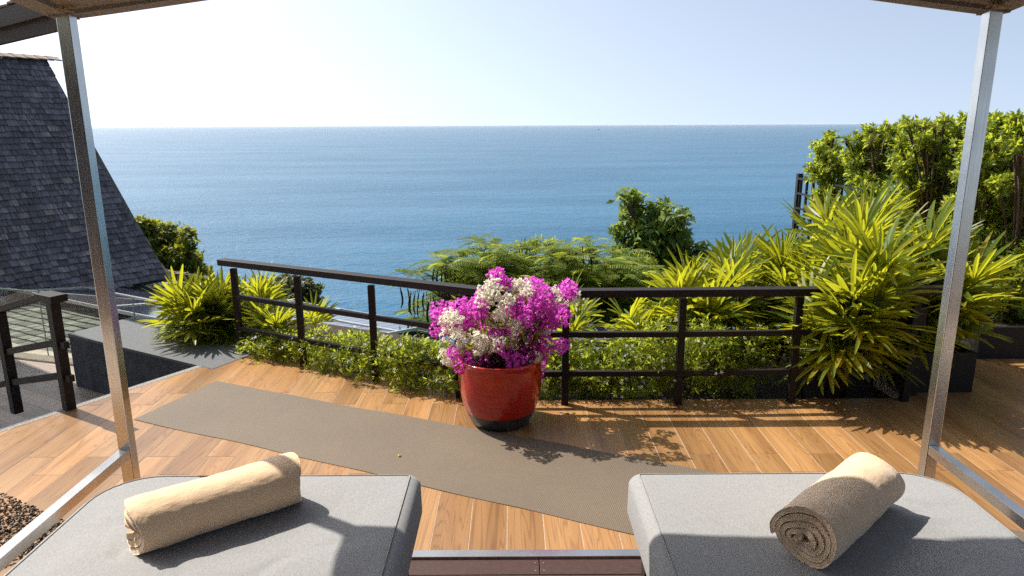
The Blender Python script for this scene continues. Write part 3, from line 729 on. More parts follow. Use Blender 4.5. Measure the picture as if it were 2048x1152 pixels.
def fan_palm(label,canes,group,name='fan_palm',seed=0,nleaf=14,scale=1.0,objs=300,spread=.8):
    rs=random.Random(seed); t=thing(name,label,'palm',group,(canes[0][0],canes[0][1],-.06)); inv=Vector(t.location)
    m=MB(); leaves=[]
    for (x,y,h,lx,ly) in canes:
        b=Vector((x,y,-.06)); tp=Vector((x+lx,y+ly,h)); mid=b.lerp(tp,.5)+Vector((lx*-.15,ly*-.15,0))
        m.tube([b-inv,mid-inv,tp-inv],[.016,.015,.010],6)
        for k in range(nleaf):
            f=(k+.5)/nleaf                      # 0 top, 1 low
            s=1-.5*f**1.15
            o=(b.lerp(mid,s/.5) if s<.5 else mid.lerp(tp,(s-.5)/.5))
            az=k*2.4+rs.uniform(-.5,.5); el=R(84-112*f**1.15*spread+rs.uniform(-12,12))
            outd=Vector((math.cos(az),math.sin(az),0))+Vector((lx,ly,0))*.9
            outd.normalize()
            d=outd*math.cos(el)+Vector((0,0,math.sin(el)))
            pet=rs.uniform(.16,.30)*scale
            hub=o+d*pet*.9
            d2=(outd*math.cos(el-.25)+Vector((0,0,math.sin(el-.25))))
            nrm=Vector((0,0,1))*math.cos(el)-outd*math.sin(el)+Vector((rs.uniform(-.35,.35),rs.uniform(-.35,.35),rs.uniform(0,.3)))
            leaves.append((hub-inv,d2,nrm,scale*rs.uniform(.85,1.15)))
    part('cane',m,STEMM,t,True)
    for i,(p,d,nn,s) in enumerate(leaves[:objs]):
        link('leaf',FANS[rs.randrange(len(FANS))],t,mat_from(p,d,nn,s))
    return t
GP='yellow green lady palms behind the railing'
def canes(cx,cy,rx,ry,hs,lean,seed):
    rs=random.Random(seed); out=[]
    for h in hs:
        a=rs.uniform(0,6.28); q=math.sqrt(rs.random()); dx,dy=math.cos(a)*q,math.sin(a)*q
        out.append((cx+dx*rx,cy+dy*ry,h*rs.uniform(.93,1.05),dx*lean+rs.uniform(-.08,.08),dy*lean+rs.uniform(-.08,.08)))
    return out
fan_palm('largest lady palm, a broad mound hanging over the right end of the railing',canes(2.78,5.62,.42,.34,[1.05,1.0,.95,1.0,.9,.85,.95,.8,.7,.72,.6,.98,.65,.5,.55,.45],.52,3),GP,seed=5,nleaf=18,scale=.95)
fan_palm('bright yellow lady palm below and left of the largest palm mound',canes(2.0,5.8,.38,.22,[.68,.62,.58,.5,.62,.45,.52,.4],.36,8),GP,seed=9,nleaf=14,scale=.9)
fan_palm('small bright palm rising just left of the third railing post from the right',canes(1.34,5.85,.13,.13,[.30,.25,.2],.2,12),GP,seed=14,nleaf=9,scale=.75)
fan_palm('yellow palm half hidden behind the right side of the bougainvillea',canes(.44,5.75,.08,.1,[.42,.32],.12,21),GP,seed=23,nleaf=9,scale=.68)
fan_palm('low palm fanning out through the lower rails at the right end of the railing',canes(2.45,5.28,.6,.12,[.60,.52,.56,.5,.58],.22,31),GP,seed=33,nleaf=7,scale=.85,spread=.95)
GL='lady palms at the left end of the railing'
fan_palm('left lady palm standing behind the pebbled wall top',canes(-3.2,6.98,.32,.2,[.22,.2,.16,.12,.18,.1],.22,41),GL,seed=43,nleaf=11,scale=.8)
fan_palm('lady palm just left of the leftmost railing post',canes(-2.68,6.85,.22,.16,[.24,.2,.18,.14,.1],.2,51),GL,seed=53,nleaf=11,scale=.8)
fan_palm('lady palm seen through the railing right of its leftmost post',canes(-2.15,6.55,.2,.13,[.2,.15,.12],.14,61),GL,seed=63,nleaf=10,scale=.62)
# ---- jasmine shrubs along the railing
star=MB()
for i in range(5):
    a=i*2*math.pi/5; c,s=math.cos(a),math.sin(a); ca,sa=math.cos(a+.5),math.sin(a+.5); cb,sb=math.cos(a-.5),math.sin(a-.5)
    star.add([(0,0,0),(.4*ca,.4*sa,.08),(c,s,-.05),(.4*cb,.4*sb,.08)],[(0,3,2,1)])
STAR=star.mesh('flower',PETAL)
GJ='white flowered jasmine shrubs along the railing'
def jasmine(label,c,r,seed,n=430,nf=22):
    t=thing('jasmine_shrub',label,'shrub',GJ); c=Vector(c)
    rs=random.Random(seed)
    blobs=[(c,r)]+[((c.x+rs.uniform(-.7,.7)*r[0],c.y+rs.uniform(-.5,.5)*r[1],c.z+rs.uniform(-.3,.6)*r[2]),(r[0]*.5,r[1]*.6,r[2]*.55)) for _ in range(4)]
    branches((c.x,c.y,-.06),(c.x,c.y,c.z-.1),blobs,.012,BARK,t,'stem',9,seed)
    leafy(t,blobs,n,7,.052,JAS,seed,.15,(.5,1.3),.45,.35)
    P,A=blob_points(blobs,nf*3,.9,seed+5); k=0
    for p,a in zip(P,A):
        if a[1]<.35 and a[2]>-.35 and k<nf:
            k+=1; nn=Vector(a)+Vector((0,-.6,.3)); link('flower',STAR,t,mat_from(Vector(p)+Vector(a)*.03,nn.orthogonal(),nn,rs.uniform(.013,.021)))
jl=[('jasmine shrub at the left end between the first and second railing posts',(-2.12,6.20,.06),(.36,.24,.16)),
('jasmine shrub around the second railing post from the left',(-1.62,5.92,.12),(.36,.26,.22)),
('jasmine shrub spilling through the rails before the third post from the left',(-1.15,5.66,.16),(.36,.26,.22)),
('jasmine shrub just right of the third post from the left',(-.72,5.42,.16),(.36,.24,.22)),
('jasmine shrub half hidden left of the red pot',(-.28,5.28,.16),(.36,.22,.22)),
('jasmine shrub directly behind the red pot',(.15,5.3,.2),(.34,.2,.24)),
('jasmine shrub right of the red pot by the middle post',(.58,5.27,.18),(.36,.2,.24)),
('jasmine shrub midway between the two posts right of the pot',(.95,5.25,.18),(.36,.22,.25)),
('tallest jasmine shrub, wrapping the second post right of the pot',(1.36,5.22,.28),(.36,.24,.33)),
('jasmine shrub at the feet of the yellow palms',(1.75,5.3,.24),(.32,.2,.28))]
for i,(lab,c,r) in enumerate(jl): jasmine(lab,c,r,100+i*3)
# ---- low plants behind
# ---- feathery flame tree with hanging pods
ft=thing('flame_tree','feathery spreading tree with dangling black seed pods behind the railing','tree')
def frond_mesh(seed,L=.5,np_=13):
    rs=random.Random(seed); m=MB(); 
    for i in range(np_):
        s=(i+1)/np_; y=L*s; z=.10*L*math.sin(s*2.2)-.35*L*s*s; pl=.13*math.sin(math.pi*min(1,.18+.8*s))**.7
        for sg in (-1,1):
            dx,dy=sg*.92,.38; e=(dx*pl,y+dy*pl,z-.25*pl+rs.uniform(-.01,.01)); hw=.014
            m.add([(0,y-hw,z),(0,y+hw,z),(e[0],e[1]+hw*.6,e[2]),(e[0],e[1]-hw*.6,e[2])],[(0,1,2,3)])
    m.tube([(0,0,0),(0,L*.5,.10*L*math.sin(1.1)-.0875*L),(0,L,.1*L*math.sin(2.2)-.35*L)],[.004,.003,.002],3)
    return m.mesh('frond',FERN)
FRONDS=[frond_mesh(i) for i in range(4)]
sprays=[]
fpix=[(825,545,.5),(870,520,.7),(905,505,.8),(940,520,.9),(965,490,.7),(980,530,1),(1015,500,.9),(1040,515,1),(1075,530,1),(1105,500,.9),(1130,520,1),(1165,540,1),(1190,500,.6),(1150,500,.7),(1060,560,1),(1010,560,1),(1110,560,1),(1160,580,1),(1210,560,1),(1230,540,.9),(1255,510,.6),(1290,590,.9),(1240,590,1),(960,560,.9),(920,560,.8),(900,575,.9),(940,590,.9),(985,585,1),(1035,590,1),(860,560,.5),(850,600,.6),(890,615,.7),(830,625,.4),(880,640,.5),(925,640,.6),(1085,590,1),(1320,575,.6),(1300,560,.6),(1270,560,.7),(1190,605,1),(965,475,.4),(1180,480,.4),(845,640,.4),(1210,520,.8),(990,545,.9),(1130,545,.9),(1330,590,.6)]
fpix+=[(x,y,.95) for y in (545,575,605,635) for x in range(930,1330,34)]
rs=random.Random(77); ftop=at(1110,600,12.3); fbase=Vector((ftop.x,ftop.y+.3,-6.2))
mbk=MB(); mbk.tube([fbase,fbase.lerp(ftop,.5)+Vector((.2,0,0)),ftop],[.14,.12,.09],8)
forks=[at(940,575,11.6),at(1010,560,12),at(1100,560,12.5),at(1200,575,12),at(1270,580,11.8),at(900,600,11.2)]
for f in forks: mbk.tube([ftop-Vector((0,0,.3)),ftop.lerp(f,.5)+Vector((0,0,.08)),f],[.06,.045,.03],6)
nfr=0; extra=[]
for x,y,w in fpix:
    for rep in range(3 if w>.75 else 2):
        c=at(x+rs.uniform(-14,14),y+rs.uniform(-6,8)+12*rep,11.9+rs.uniform(-.9,.9))
        f=min(forks,key=lambda q:(q-c).length)
        mbk.tube([f,f.lerp(c,.6)+Vector((0,0,-.05)),c],[.018,.012,.006],4)
        for k in range(7 if w>.6 else 5):
            a=k*1.05+rs.uniform(-.4,.4)+rep*.5; d=Vector((math.cos(a),math.sin(a),rs.uniform(.0,.45))).normalized()
            it=(c+Vector((rs.uniform(-.08,.08),rs.uniform(-.08,.08),rs.uniform(-.05,.03))),d,Vector((rs.uniform(-.25,.25),rs.uniform(-.25,.25),1)),rs.uniform(.85,1.2)*(.65+.35*w))
            extra.append(it)
rs.shuffle(extra); extra.sort(key=lambda i:i[0].y)
for it in extra[:300]: link('frond',FRONDS[rs.randrange(4)],ft,mat_from(*it))
g=MB()
for it in extra[300:]:
    mm=mat_from(*it); src=FRONDS[rs.randrange(4)]
    g.add([mm@v.co for v in src.vertices],[tuple(p.vertices) for p in src.polygons])
part('fronds',g,FERN,ft,kind='stuff')
part('trunk',mbk,BARK,ft,True)
fb=[]
for x in range(890,1290,26):
    yt=520+26*math.sin(x*.021+1)+ (20 if x<960 else 0)
    for y in range(int(yt),650,30):
        c=at(x+rng.uniform(-10,10),y+rng.uniform(-8,8),12.4+rng.uniform(-.5,.5)); fb.append((tuple(c),(.26,.3,.12)))
rs_=np.random.RandomState(78); P_,A_=blob_points(fb,2600,.3,79); P_,D_,N_2,S_2=rosettes(P_,A_*np.array([1,1,.3]),7,.13,(.9,1.6),rs_,.8)
link('foliage',scatter('foliage',P_,D_,N_2,S_2,leaf_t(.11,.02,.15),LEAF_F,FERN),ft,None,kind='stuff')
pm=MB(); pts=[(0,0,0),(.02,0,-.1),(.035,0,-.2),(.03,0,-.3),(.0,0,-.38)]
vs=[]
for x,y,z in pts: 
    w=.016 if z not in(0,-.38) else .006
    vs+=[(x-w,-.004,z),(x+w,-.004,z),(x+w,.004,z),(x-w,.004,z)]
pm.add(vs,[(i*4+j,i*4+(j+1)%4,(i+1)*4+(j+1)%4,(i+1)*4+j) for i in range(4) for j in range(4)]+[(3,2,1,0),(16,17,18,19)]); POD=pm.mesh('seed_pod',PODM)
for x,y in [(868,545),(876,548),(884,540),(892,545),(900,548),(906,535),(912,545),(918,532),(925,540),(950,528),(955,535),(866,560),(800,582),(815,585),(822,590),(830,595),(838,592),(845,600),(852,590),(860,595),(828,600),(866,602),(836,610),(858,610),(848,592),(870,585),(896,555),(888,552),(1150,505),(1165,500),(1140,512),(940,545),(1180,515)]:
    link('seed_pod',POD,ft,Matrix.Translation(at(x,y-8,11.4+rs.uniform(-.3,.3)))@Matrix.Rotation(rs.uniform(0,6.28),4,'Z')@Matrix.Scale(rs.uniform(.75,1.15),4))
# ---- dark glossy tree
dt=thing('glossy_tree','dark tree with large glossy drooping leaves rising behind the railing','tree')
def pxblobs(lst,Y,dy=.9):
    out=[]
    for x,y,rx,ry in lst:
        c=at(x,y,Y+rng.uniform(-.3,.3)); s=(c-CP).dot(fw)/FPX; out.append((tuple(c),(rx*s,max(rx,ry)*s*dy,ry*s)))
    return out
bl=pxblobs([(1260,405,22,20),(1305,430,40,34),(1270,450,30,34),(1345,440,26,24),(1365,430,12,10),(1280,495,48,40),(1330,500,44,40),(1375,520,40,34),(1415,535,28,28),(1400,510,26,20),(1250,540,42,36),(1310,550,55,40),(1380,565,45,36),(1240,600,50,40),(1310,610,60,42),(1390,610,50,40),(1250,650,55,40),(1330,660,60,40),(1420,575,22,20),(1240,465,14,14),(1420,545,30,32),(1395,520,32,28),(1350,475,36,32),(1300,480,44,40),(1258,398,20,18),(1222,560,24,30),(1235,520,26,26),(1430,560,20,26)],13.6)
branches((3.2,13.8,-6),at(1310,590,13.7),bl,.12,BARK,dt,'trunk',5,5)
leafy(dt,bl,1500,6,.20,DARKL,6,.2,(.9,1.9),.35,.2,.35,objs=300)
# ---- trees at the left
lt=thing('left_tree','bright bushy tree growing behind the shingled roof edge','tree')
bl=pxblobs([(300,465,26,26),(335,475,28,24),(370,468,16,12),(378,485,8,22),(320,505,36,30),(355,510,30,26),(375,525,28,24),(330,535,45,25),(390,545,30,18),(285,450,14,14)],17.5)
branches((-8.2,17.8,-7),at(335,530,17.6),bl,.12,BARK,lt,'trunk',4,15)
leafy(lt,bl,1300,6,.15,VINE,16,.24,(.6,1.6),.5,.25,.2)
ot=thing('olive_tree','round dull green tree seen under the railing between the leftmost posts','tree')
bl=pxblobs([(540,575,28,16),(575,570,32,20),(610,580,30,20),(560,590,40,20),(600,600,40,20),(525,572,14,10),(585,620,55,24)],15.5)
branches((-5.2,15.6,-7),at(578,600,15.5),bl,.1,BARK,ot,'trunk',4,25)
leafy(ot,bl,1000,6,.13,OLIVE,26,.28,(.6,1.6),.5,.25,.2)
# ---- screening hedge on the right
GH='tall hedge shrubs screening the right side'
hl=[('leftmost and smallest hedge shrub, standing sparse above the trellis',[(1650,318,26,24),(1640,345,28,20),(1672,330,22,24),(1700,345,24,26),(1660,290,10,14),(1650,400,26,30)],8.9,300),
('hedge shrub between the trellis and the big palm with two spiky tops',[(1720,310,34,30),(1750,285,24,22),(1735,350,46,40),(1790,275,20,24),(1775,330,44,44),(1760,400,55,40)],8.1,620),
('hedge shrub directly left of the right canopy post',[(1855,275,36,26),(1900,270,34,28),(1830,320,46,44),(1890,330,52,50),(1860,390,60,50),(1880,460,60,50),(1820,440,46,50)],7.3,1000),
('hedge shrub seen immediately right of the canopy post',[(1985,275,36,34),(1960,330,48,50),(2000,350,46,50),(1960,420,60,60),(1990,500,56,60),(1950,560,60,60),(1990,620,50,50)],6.7,1100),
('rightmost hedge shrub, cut by the picture edge',[(2040,280,34,30),(2060,340,50,50),(2050,430,56,60),(2070,520,60,60),(2040,600,56,55),(2100,400,60,80)],6.3,900)]
for i,(lab,b,Y,n_) in enumerate(hl):
    t=thing('hedge_shrub',lab,'shrub',GH); b=b+[(x+rng.uniform(-1,1)*rx*1.1,y+rng.uniform(-1,.6)*ry*1.1,rx*.42,ry*.42) for x,y,rx,ry in b for _ in range(2)]+[(x+rng.uniform(-1,1)*rx,y-ry*rng.uniform(.8,1.25),7,rng.uniform(8,15)) for x,y,rx,ry in b if y<340 for _ in range(3)]; bl=pxblobs(b,Y,.8)
    cx=sum(q[0][0] for q in bl)/len(bl)
    low=min(q[0][2] for q in bl)
    branches((cx,Y+.05,.28 if Y<7 else -.5),(cx,Y,low+.2),bl,.03,BARK,t,'trunk',9,200+i)
    leafy(t,bl,int(n_*1.9),9,.066,HEDGE,210+i,.19,(.45,1.25),.15,.6,.1)
# climbing greens low between hedge and palms
t=thing('hedge_shrub','low leafy shrub filling the gap behind the small black planter','shrub',GH)
bl=pxblobs([(1880,600,40,40),(1900,640,40,34),(1860,650,34,30),(1920,560,40,40)],5.75,.8)
branches((3.55,5.75,.2),at(1890,640,5.75),bl,.02,BARK,t,'trunk',7,300); leafy(t,bl,330,8,.075,HEDGE,301,.19,(.5,1.4),.4,.5,.1)
# trellis
tr=thing('trellis','black square lattice trellis standing by the sea in the hedge','trellis')
ta=at(1603,355,9.6); tb=Vector((ta.x,6.6,ta.z)); H=1.1
for k in range(10):
    yy=ta.y-.20*k; m=MB(); m.box((ta.x,yy,ta.z-H/2),(.03,.026,H)); part('slat',m,BLACKM,tr)
for k in range(6):
    z=ta.z-k*.2; m=MB(); m.box((ta.x-.029,ta.y-.9,z-.013),(.026,1.83,.026)); part('slat',m,BLACKM,tr)
m=MB(); m.box((ta.x,ta.y+.06,ta.z-1.2),(.07,.07,2.5)); part('post',m,BLACKM,tr)
# black planters
pl=thing('long_planter','long black planter box under the hedge at the right edge','planter')
m=MB(); x0,x1,y0,y1,zt=4.22,6.2,6.0,6.55,.30
for c,s in (((x0+x1)/2,y0+.02),None),: pass
m.box(((x0+x1)/2,y0+.02,zt/2+.008),(x1-x0,.04,zt)); m.box(((x0+x1)/2,y1,zt/2+.008),(x1-x0,.04,zt)); m.box((x0+.02,(y0+y1)/2+.01,zt/2+.008),(.04,y1-y0-.062,zt)); m.box((x1-.02,(y0+y1)/2+.01,zt/2+.008),(.04,y1-y0-.062,zt))
part('box',m,BLACKPOT,pl); m=MB(); m.box(((x0+x1)/2,(y0+y1)/2,zt-.06),(x1-x0-.1,y1-y0-.1,.06)); part('soil',m,SOIL,pl)
pl=thing('square_planter','small square black planter box with a leafy bush beside the canopy post','planter')
m=MB(); x0,x1,y0,y1,zt=3.22,3.66,5.2,5.66,.33
m.box(((x0+x1)/2,y0+.015,zt/2+.008),(x1-x0,.03,zt)); m.box(((x0+x1)/2,y1-.015,zt/2+.008),(x1-x0,.03,zt)); m.box((x0+.015,(y0+y1)/2,zt/2+.008),(.03,y1-y0-.062,zt)); m.box((x1-.015,(y0+y1)/2,zt/2+.008),(.03,y1-y0-.062,zt))
part('box',m,BLACKPOT,pl); m=MB(); m.box(((x0+x1)/2,(y0+y1)/2,zt-.05),(x1-x0-.07,y1-y0-.07,.06)); part('soil',m,SOIL,pl)
t=thing('potted_bush','thin leafy bush growing out of the small square black planter','shrub')
bl=[((3.5,5.4,.62),(.24,.2,.18)),((3.72,5.35,.6),(.14,.14,.12)),((3.3,5.45,.66),(.18,.16,.16))]
branches((3.45,5.42,.29),(3.46,5.41,.4),bl,.01,BARK,t,'stem',9,310); leafy(t,bl,110,8,.08,HEDGE,311,.2,(.5,1.3),.5,.5,.1)
# ------------------------------------------------------------------ red pot and bougainvillea
pc=Vector((-.088,4.70,.009))
pot=thing('flower_pot','large glossy red glazed pot with black base on the terrace','pot',None,pc)
def lathe(prof,n=64):
    m=MB(); vs=[]; k=len(prof)
    for r,z in prof:
        for j in range(n):
            a=2*math.pi*j/n; vs.append((r*math.cos(a),r*math.sin(a),z))
    m.add(vs,[(i*n+j,i*n+(j+1)%n,(i+1)*n+(j+1)%n,(i+1)*n+j) for i in range(k-1) for j in range(n)]); return m
blk=[(.0,.0),(.195,.0),(.203,.004),(.215,.03),(.236,.07),(.254,.110)]
red=[(.2545,.1105),(.268,.15),(.281,.2),(.291,.26),(.297,.33),(.2985,.39),(.297,.44),(.2945,.474),(.299,.478),(.302,.485),(.302,.494),(.297,.5),(.285,.5),(.277,.495),(.274,.47),(.274,.38)]
part('base_band',lathe(blk),POTBLACK,pot,True); part('body',lathe(red),POTRED,pot,True)
m=MB(); n=40; m.add([(0,0,.40)]+[(.272*math.cos(2*math.pi*j/n),.272*math.sin(2*math.pi*j/n),.40) for j in range(n)],[(0,j+1,(j+1)%n+1) for j in range(n)]); part('soil',m,SOIL,pot)
bg_=thing('bougainvillea','bougainvillea with magenta and white flower clusters growing in the red pot','plant',None,pc)
def cluster_mesh(seed,mat,n=34):
    rs=random.Random(seed); m=MB()
    for i in range(n):
        d=Vector((rs.gauss(0,1),rs.gauss(0,1),rs.gauss(0,1))).normalized(); p=d*rs.uniform(.45,1.0); 
        for k in range(3):
            s=rs.uniform(.32,.48); e=(d*.6+Vector((rs.gauss(0,1),rs.gauss(0,1),rs.gauss(0,1)))*.6).normalized(); x=e.orthogonal(); x.rotate(Matrix.Rotation(rs.uniform(0,6.28),3,e)); w=s*.42; nn=x.cross(e)
            m.add([p,p+e*s*.5+x*w+nn*s*.1,p+e*s,p+e*s*.5-x*w+nn*s*.1,p+e*s*.5-nn*s*.06],[(0,4,1),(1,4,2),(2,4,3),(3,4,0)])
    return m.mesh('flower_cluster',mat)
CM=[cluster_mesh(i,MAG) for i in range(4)]; CW=[cluster_mesh(i+10,WHT) for i in range(4)]
mag=[(450,90),(480,130),(520,150),(720,165),(770,215),(700,240),(650,265),(740,285),(690,340),(610,340),(555,330),(800,275),(835,330),(875,370),(800,390),(915,185),(880,205),(930,215),(190,300),(300,315),(360,320),(235,350),(80,350),(85,440),(290,420),(230,420),(150,412),(500,440),(460,470),(410,440),(690,480),(740,520),(720,565),(650,540),(680,600),(600,600),(510,580),(640,660),(560,660),(700,660),(480,680),(400,640),(330,620),(280,650),(225,680),(370,680),(180,600),(785,545),(862,552),(350,255),(370,480),(375,400),(525,390),(600,290),(760,340),(770,450),(650,380),(260,370),(540,480),(590,640),(440,690),(700,300),(740,230),(720,400)]
wht=[(630,165),(600,190),(660,195),(160,360),(135,385),(195,370),(390,200),(355,250),(420,240),(480,355),(450,405),(620,405),(570,420),(650,440),(720,425),(755,430),(540,530),(420,515),(390,545),(460,530),(300,550),(240,530),(335,510),(140,475),(130,612),(160,640),(905,245),(962,240),(830,222),(580,500),(700,625),(440,150),(520,265),(620,470),(350,570),(215,490),(420,560),(490,340)]
rs=random.Random(5); stems=MB(); org=Vector((0,0,.40))
for lst,ms in ((mag,CM),(wht,CW)):
    for x,y in lst:
        px,py=850+x/3.2,520+y/3.2
        for rep in range(2):
            Y=(4.66+rs.uniform(-.2,.2) if ms is CM else 4.60+rs.uniform(-.17,.17)) if rep==0 else 4.8+rs.uniform(-.1,.2)
            c=at(px+(rs.uniform(-14,14) if rep else 0),py+(rs.uniform(-12,12) if rep else 0),Y)-pc
            if rep and (rs.random()<.35 or ms is CW and rs.random()<.6): continue
            o=link('flower_cluster',ms[rs.randrange(4)],bg_,Matrix.Translation(c)@Matrix.Rotation(rs.uniform(0,6.28),4,'Z')@Matrix.Rotation(rs.uniform(0,6.28),4,'X')@Matrix.Scale(rs.uniform(.046,.062),4))
            if rep==0 and rs.random()<.6:
                o0=org+Vector((rs.uniform(-.12,.12),rs.uniform(-.12,.12),0)); stems.tube([o0,o0.lerp(c,.55)+Vector((0,0,.05)),c],[.006,.004,.002],5)
part('stem',stems,BARK,bg_,True)
bl=[((0,.0,.62),(.3,.26,.18)),((.1,.05,.8),(.26,.22,.2)),((-.22,.05,.72),(.22,.2,.16)),((-.05,.05,.95),(.08,.08,.12))]
leafy(bg_,bl,130,5,.055,BLEAF,401,.3,(.5,1.4),.3,.4)
# ------------------------------------------------------------------ woven mat with a fallen leaf
ma=[(-2.50,5.53),(-2.775,4.735),(.638,3.244),(2.95,2.235),(3.29,3.02),(1.35,3.85),(.785,4.096)]
m=MB(); A0,A1=Vector((-2.50,5.53)),Vector((-2.775,4.735)); B0,B1=Vector((3.29,3.0)),Vector((2.98,2.24))
nu,nv=90,12; vs=[]
for i in range(nu+1):
    for j in range(nv+1):
        u,v=i/nu,j/nv; p=A0.lerp(B0,u).lerp(A1.lerp(B1,u),v)
        bow=(.012*math.sin(u*9)+.006*math.sin(u*37+v*2))*(v-.5)*2
        z=.0125+.007*max(0,mnoise.noise(Vector((u*13,v*1.5,3))))*(abs(v-.5)*2)**2+.002*max(0,mnoise.noise(Vector((u*30,v*5,9))))
        vs.append((p.x,p.y+bow,z))
fs=[(i*(nv+1)+j,(i+1)*(nv+1)+j,(i+1)*(nv+1)+j+1,i*(nv+1)+j+1) for i in range(nu) for j in range(nv)]
m.add(vs,fs); mt=part('floor_mat',m,MAT); sm=mt.modifiers.new('thick','SOLIDIFY'); sm.thickness=.004; sm.offset=1
tag(mt,'long taupe woven mat laid diagonally across the terrace','mat')
lf=link('fallen_leaf',nmesh('fallen_leaf',leaf_t(.3,.2,.2),LEAF_F,YLEAF),None,Matrix.Translation((*onz(797,913,.02).xy,.022))@Matrix.Scale(.035,4)); tag(lf,'tiny yellow fallen leaf lying on the woven mat','leaf')
# ------------------------------------------------------------------ brown pebble patch bottom left
gp0=Vector((-3.30,3.86)); gp1=Vector((-2.36,3.345)); gd=(gp1-gp0).normalized(); gn=Vector((gd.y,-gd.x))
if gn.y>0: gn=-gn
ico=bmesh.new(); bmesh.ops.create_icosphere(ico,subdivisions=1,radius=1); ico.verts.index_update()
IT=np.array([tuple(v.co) for v in ico.verts]); IF=np.array([[v.index for v in f.verts] for f in ico.faces]); ico.free()
N_=9000; ra=np.random.RandomState(9); u=ra.uniform(-.15,1.06,N_); v=ra.uniform(0,1.55,N_)
P=np.stack([gp0.x+gd.x*u*1.07+gn.x*v,gp0.y+gd.y*u*1.07+gn.y*v,.016+ra.uniform(0,.012,N_)],1)
D=ra.normal(size=(N_,3)); Nn=ra.normal(size=(N_,3)); S_=ra.uniform(.005,.013,N_)
link('pebble_patch',scatter('pebble_patch',P,D,Nn,S_,IT*np.array([1,.75,.5]),IF,GRAVELM,True),None,None,kind='stuff',label='patch of small brown pebbles on the floor at bottom left',category='pebbles')
# ------------------------------------------------------------------ canopy frame
cf=thing('daybed_canopy','brushed steel canopy frame with taupe cloth over the two sunbeds','canopy')
PX0,PX1,PY0,PY1=-1.815,1.968,3.018,-.75; ZT=2.545; TW=.055
for x,y in ((PX0,PY0),(PX1,PY0),(PX0,PY1),(PX1,PY1)):
    m=MB(); m.box((0,0,ZT/2+.005),(TW,TW,ZT-.01),None,.003); o=part('post',m,STEEL,cf); o.location=(x,y,0)
m=MB(); m.box((0,0,0),(PX1-PX0-TW-.002,TW,.05),None,.002); o=part('base_rail',m,STEEL,cf); o.location=((PX0+PX1)/2,PY0,.034)
for x in (PX0,PX1):
    m=MB(); m.box((0,0,0),(.05,PY0-PY1-TW-.002,.045),None,.002); o=part('side_rail',m,STEEL,cf); o.location=(x,(PY0+PY1)/2,.612)
XC=(PX0+PX1)/2; HX=(PX1-PX0)/2+.05; YC=(PY0+PY1)/2; HY=(PY0-PY1)/2+.05
def cz(sx,sy):
    ax=(1-abs(sx))**1.05; ay=(1-abs(sy))**1.05
    return ZT+.26*(ax*sy**4+ay*sx**4)+.8*(1-abs(sx)**1.3)*(1-abs(sy)**1.3)
nu=40; m=MB(); vs=[]
for i in range(nu+1):
    for j in range(nu+1):
        sx,sy=-1+2*i/nu,-1+2*j/nu; vs.append((XC+sx*HX,YC+sy*HY,cz(sx,sy)+.006*math.sin(i*2.1)*math.sin(j*1.7)))
m.add(vs,[(i*(nu+1)+j,(i+1)*(nu+1)+j,(i+1)*(nu+1)+j+1,i*(nu+1)+j+1) for i in range(nu) for j in range(nu)])
o=part('canopy_cloth',m,CANVAS,cf,True); sd=o.modifiers.new('t','SOLIDIFY'); sd.thickness=.004
# fabric wrapped edge beams
def edge(fn,name='edge_beam'):
    m=MB(); pts=[fn(-1+2*i/40) for i in range(41)]
    vs=[]; 
    for i,(p,tn) in enumerate(pts):
        wv=.004*math.sin(i*1.9)
        for dy,dz in ((-.055,-.012),(.045,-.012),(.05,.075+wv),(-.05,.09+wv)):
            vs.append(Vector(p)+tn*dy+Vector((0,0,dz)))
    m.add(vs,[(i*4+j,i*4+(j+1)%4,(i+1)*4+(j+1)%4,(i+1)*4+j) for i in range(40) for j in range(4)]+[(3,2,1,0),(160,161,162,163)])
    part(name,m,CANVAS,cf)
edge(lambda s:((XC+s*HX,YC+HY-.03,cz(s,1)),Vector((0,1,0))))
edge(lambda s:((XC-HX+.03,YC+s*HY,cz(-1,s)+.001),Vector((1,0,0))))
edge(lambda s:((XC+HX-.03,YC+s*HY,cz(1,s)+.001),Vector((1,0,0))))
for x in (PX0+.05,PX1-.05):
    m=MB(); rs=random.Random(3)
    for k in range(9):
        a=k*.7; m.tube([(x+.03*math.cos(a+q*1.2)+rs.uniform(-.006,.006),PY0-.07+.02*math.sin(a+q*1.2),ZT+.02+.012*k+.006*q+rs.uniform(-.01,.01)) for q in range(5)],.008,6)
    for k in range(4): m.tube([(x+rs.uniform(-.03,.03),PY0-.085,ZT+.06),(x+rs.uniform(-.04,.04),PY0-.095,ZT+.01),(x+rs.uniform(-.04,.04),PY0-.09,ZT-.0)],.007,6)
    part('rope_knot',m,ROPE,cf,True)
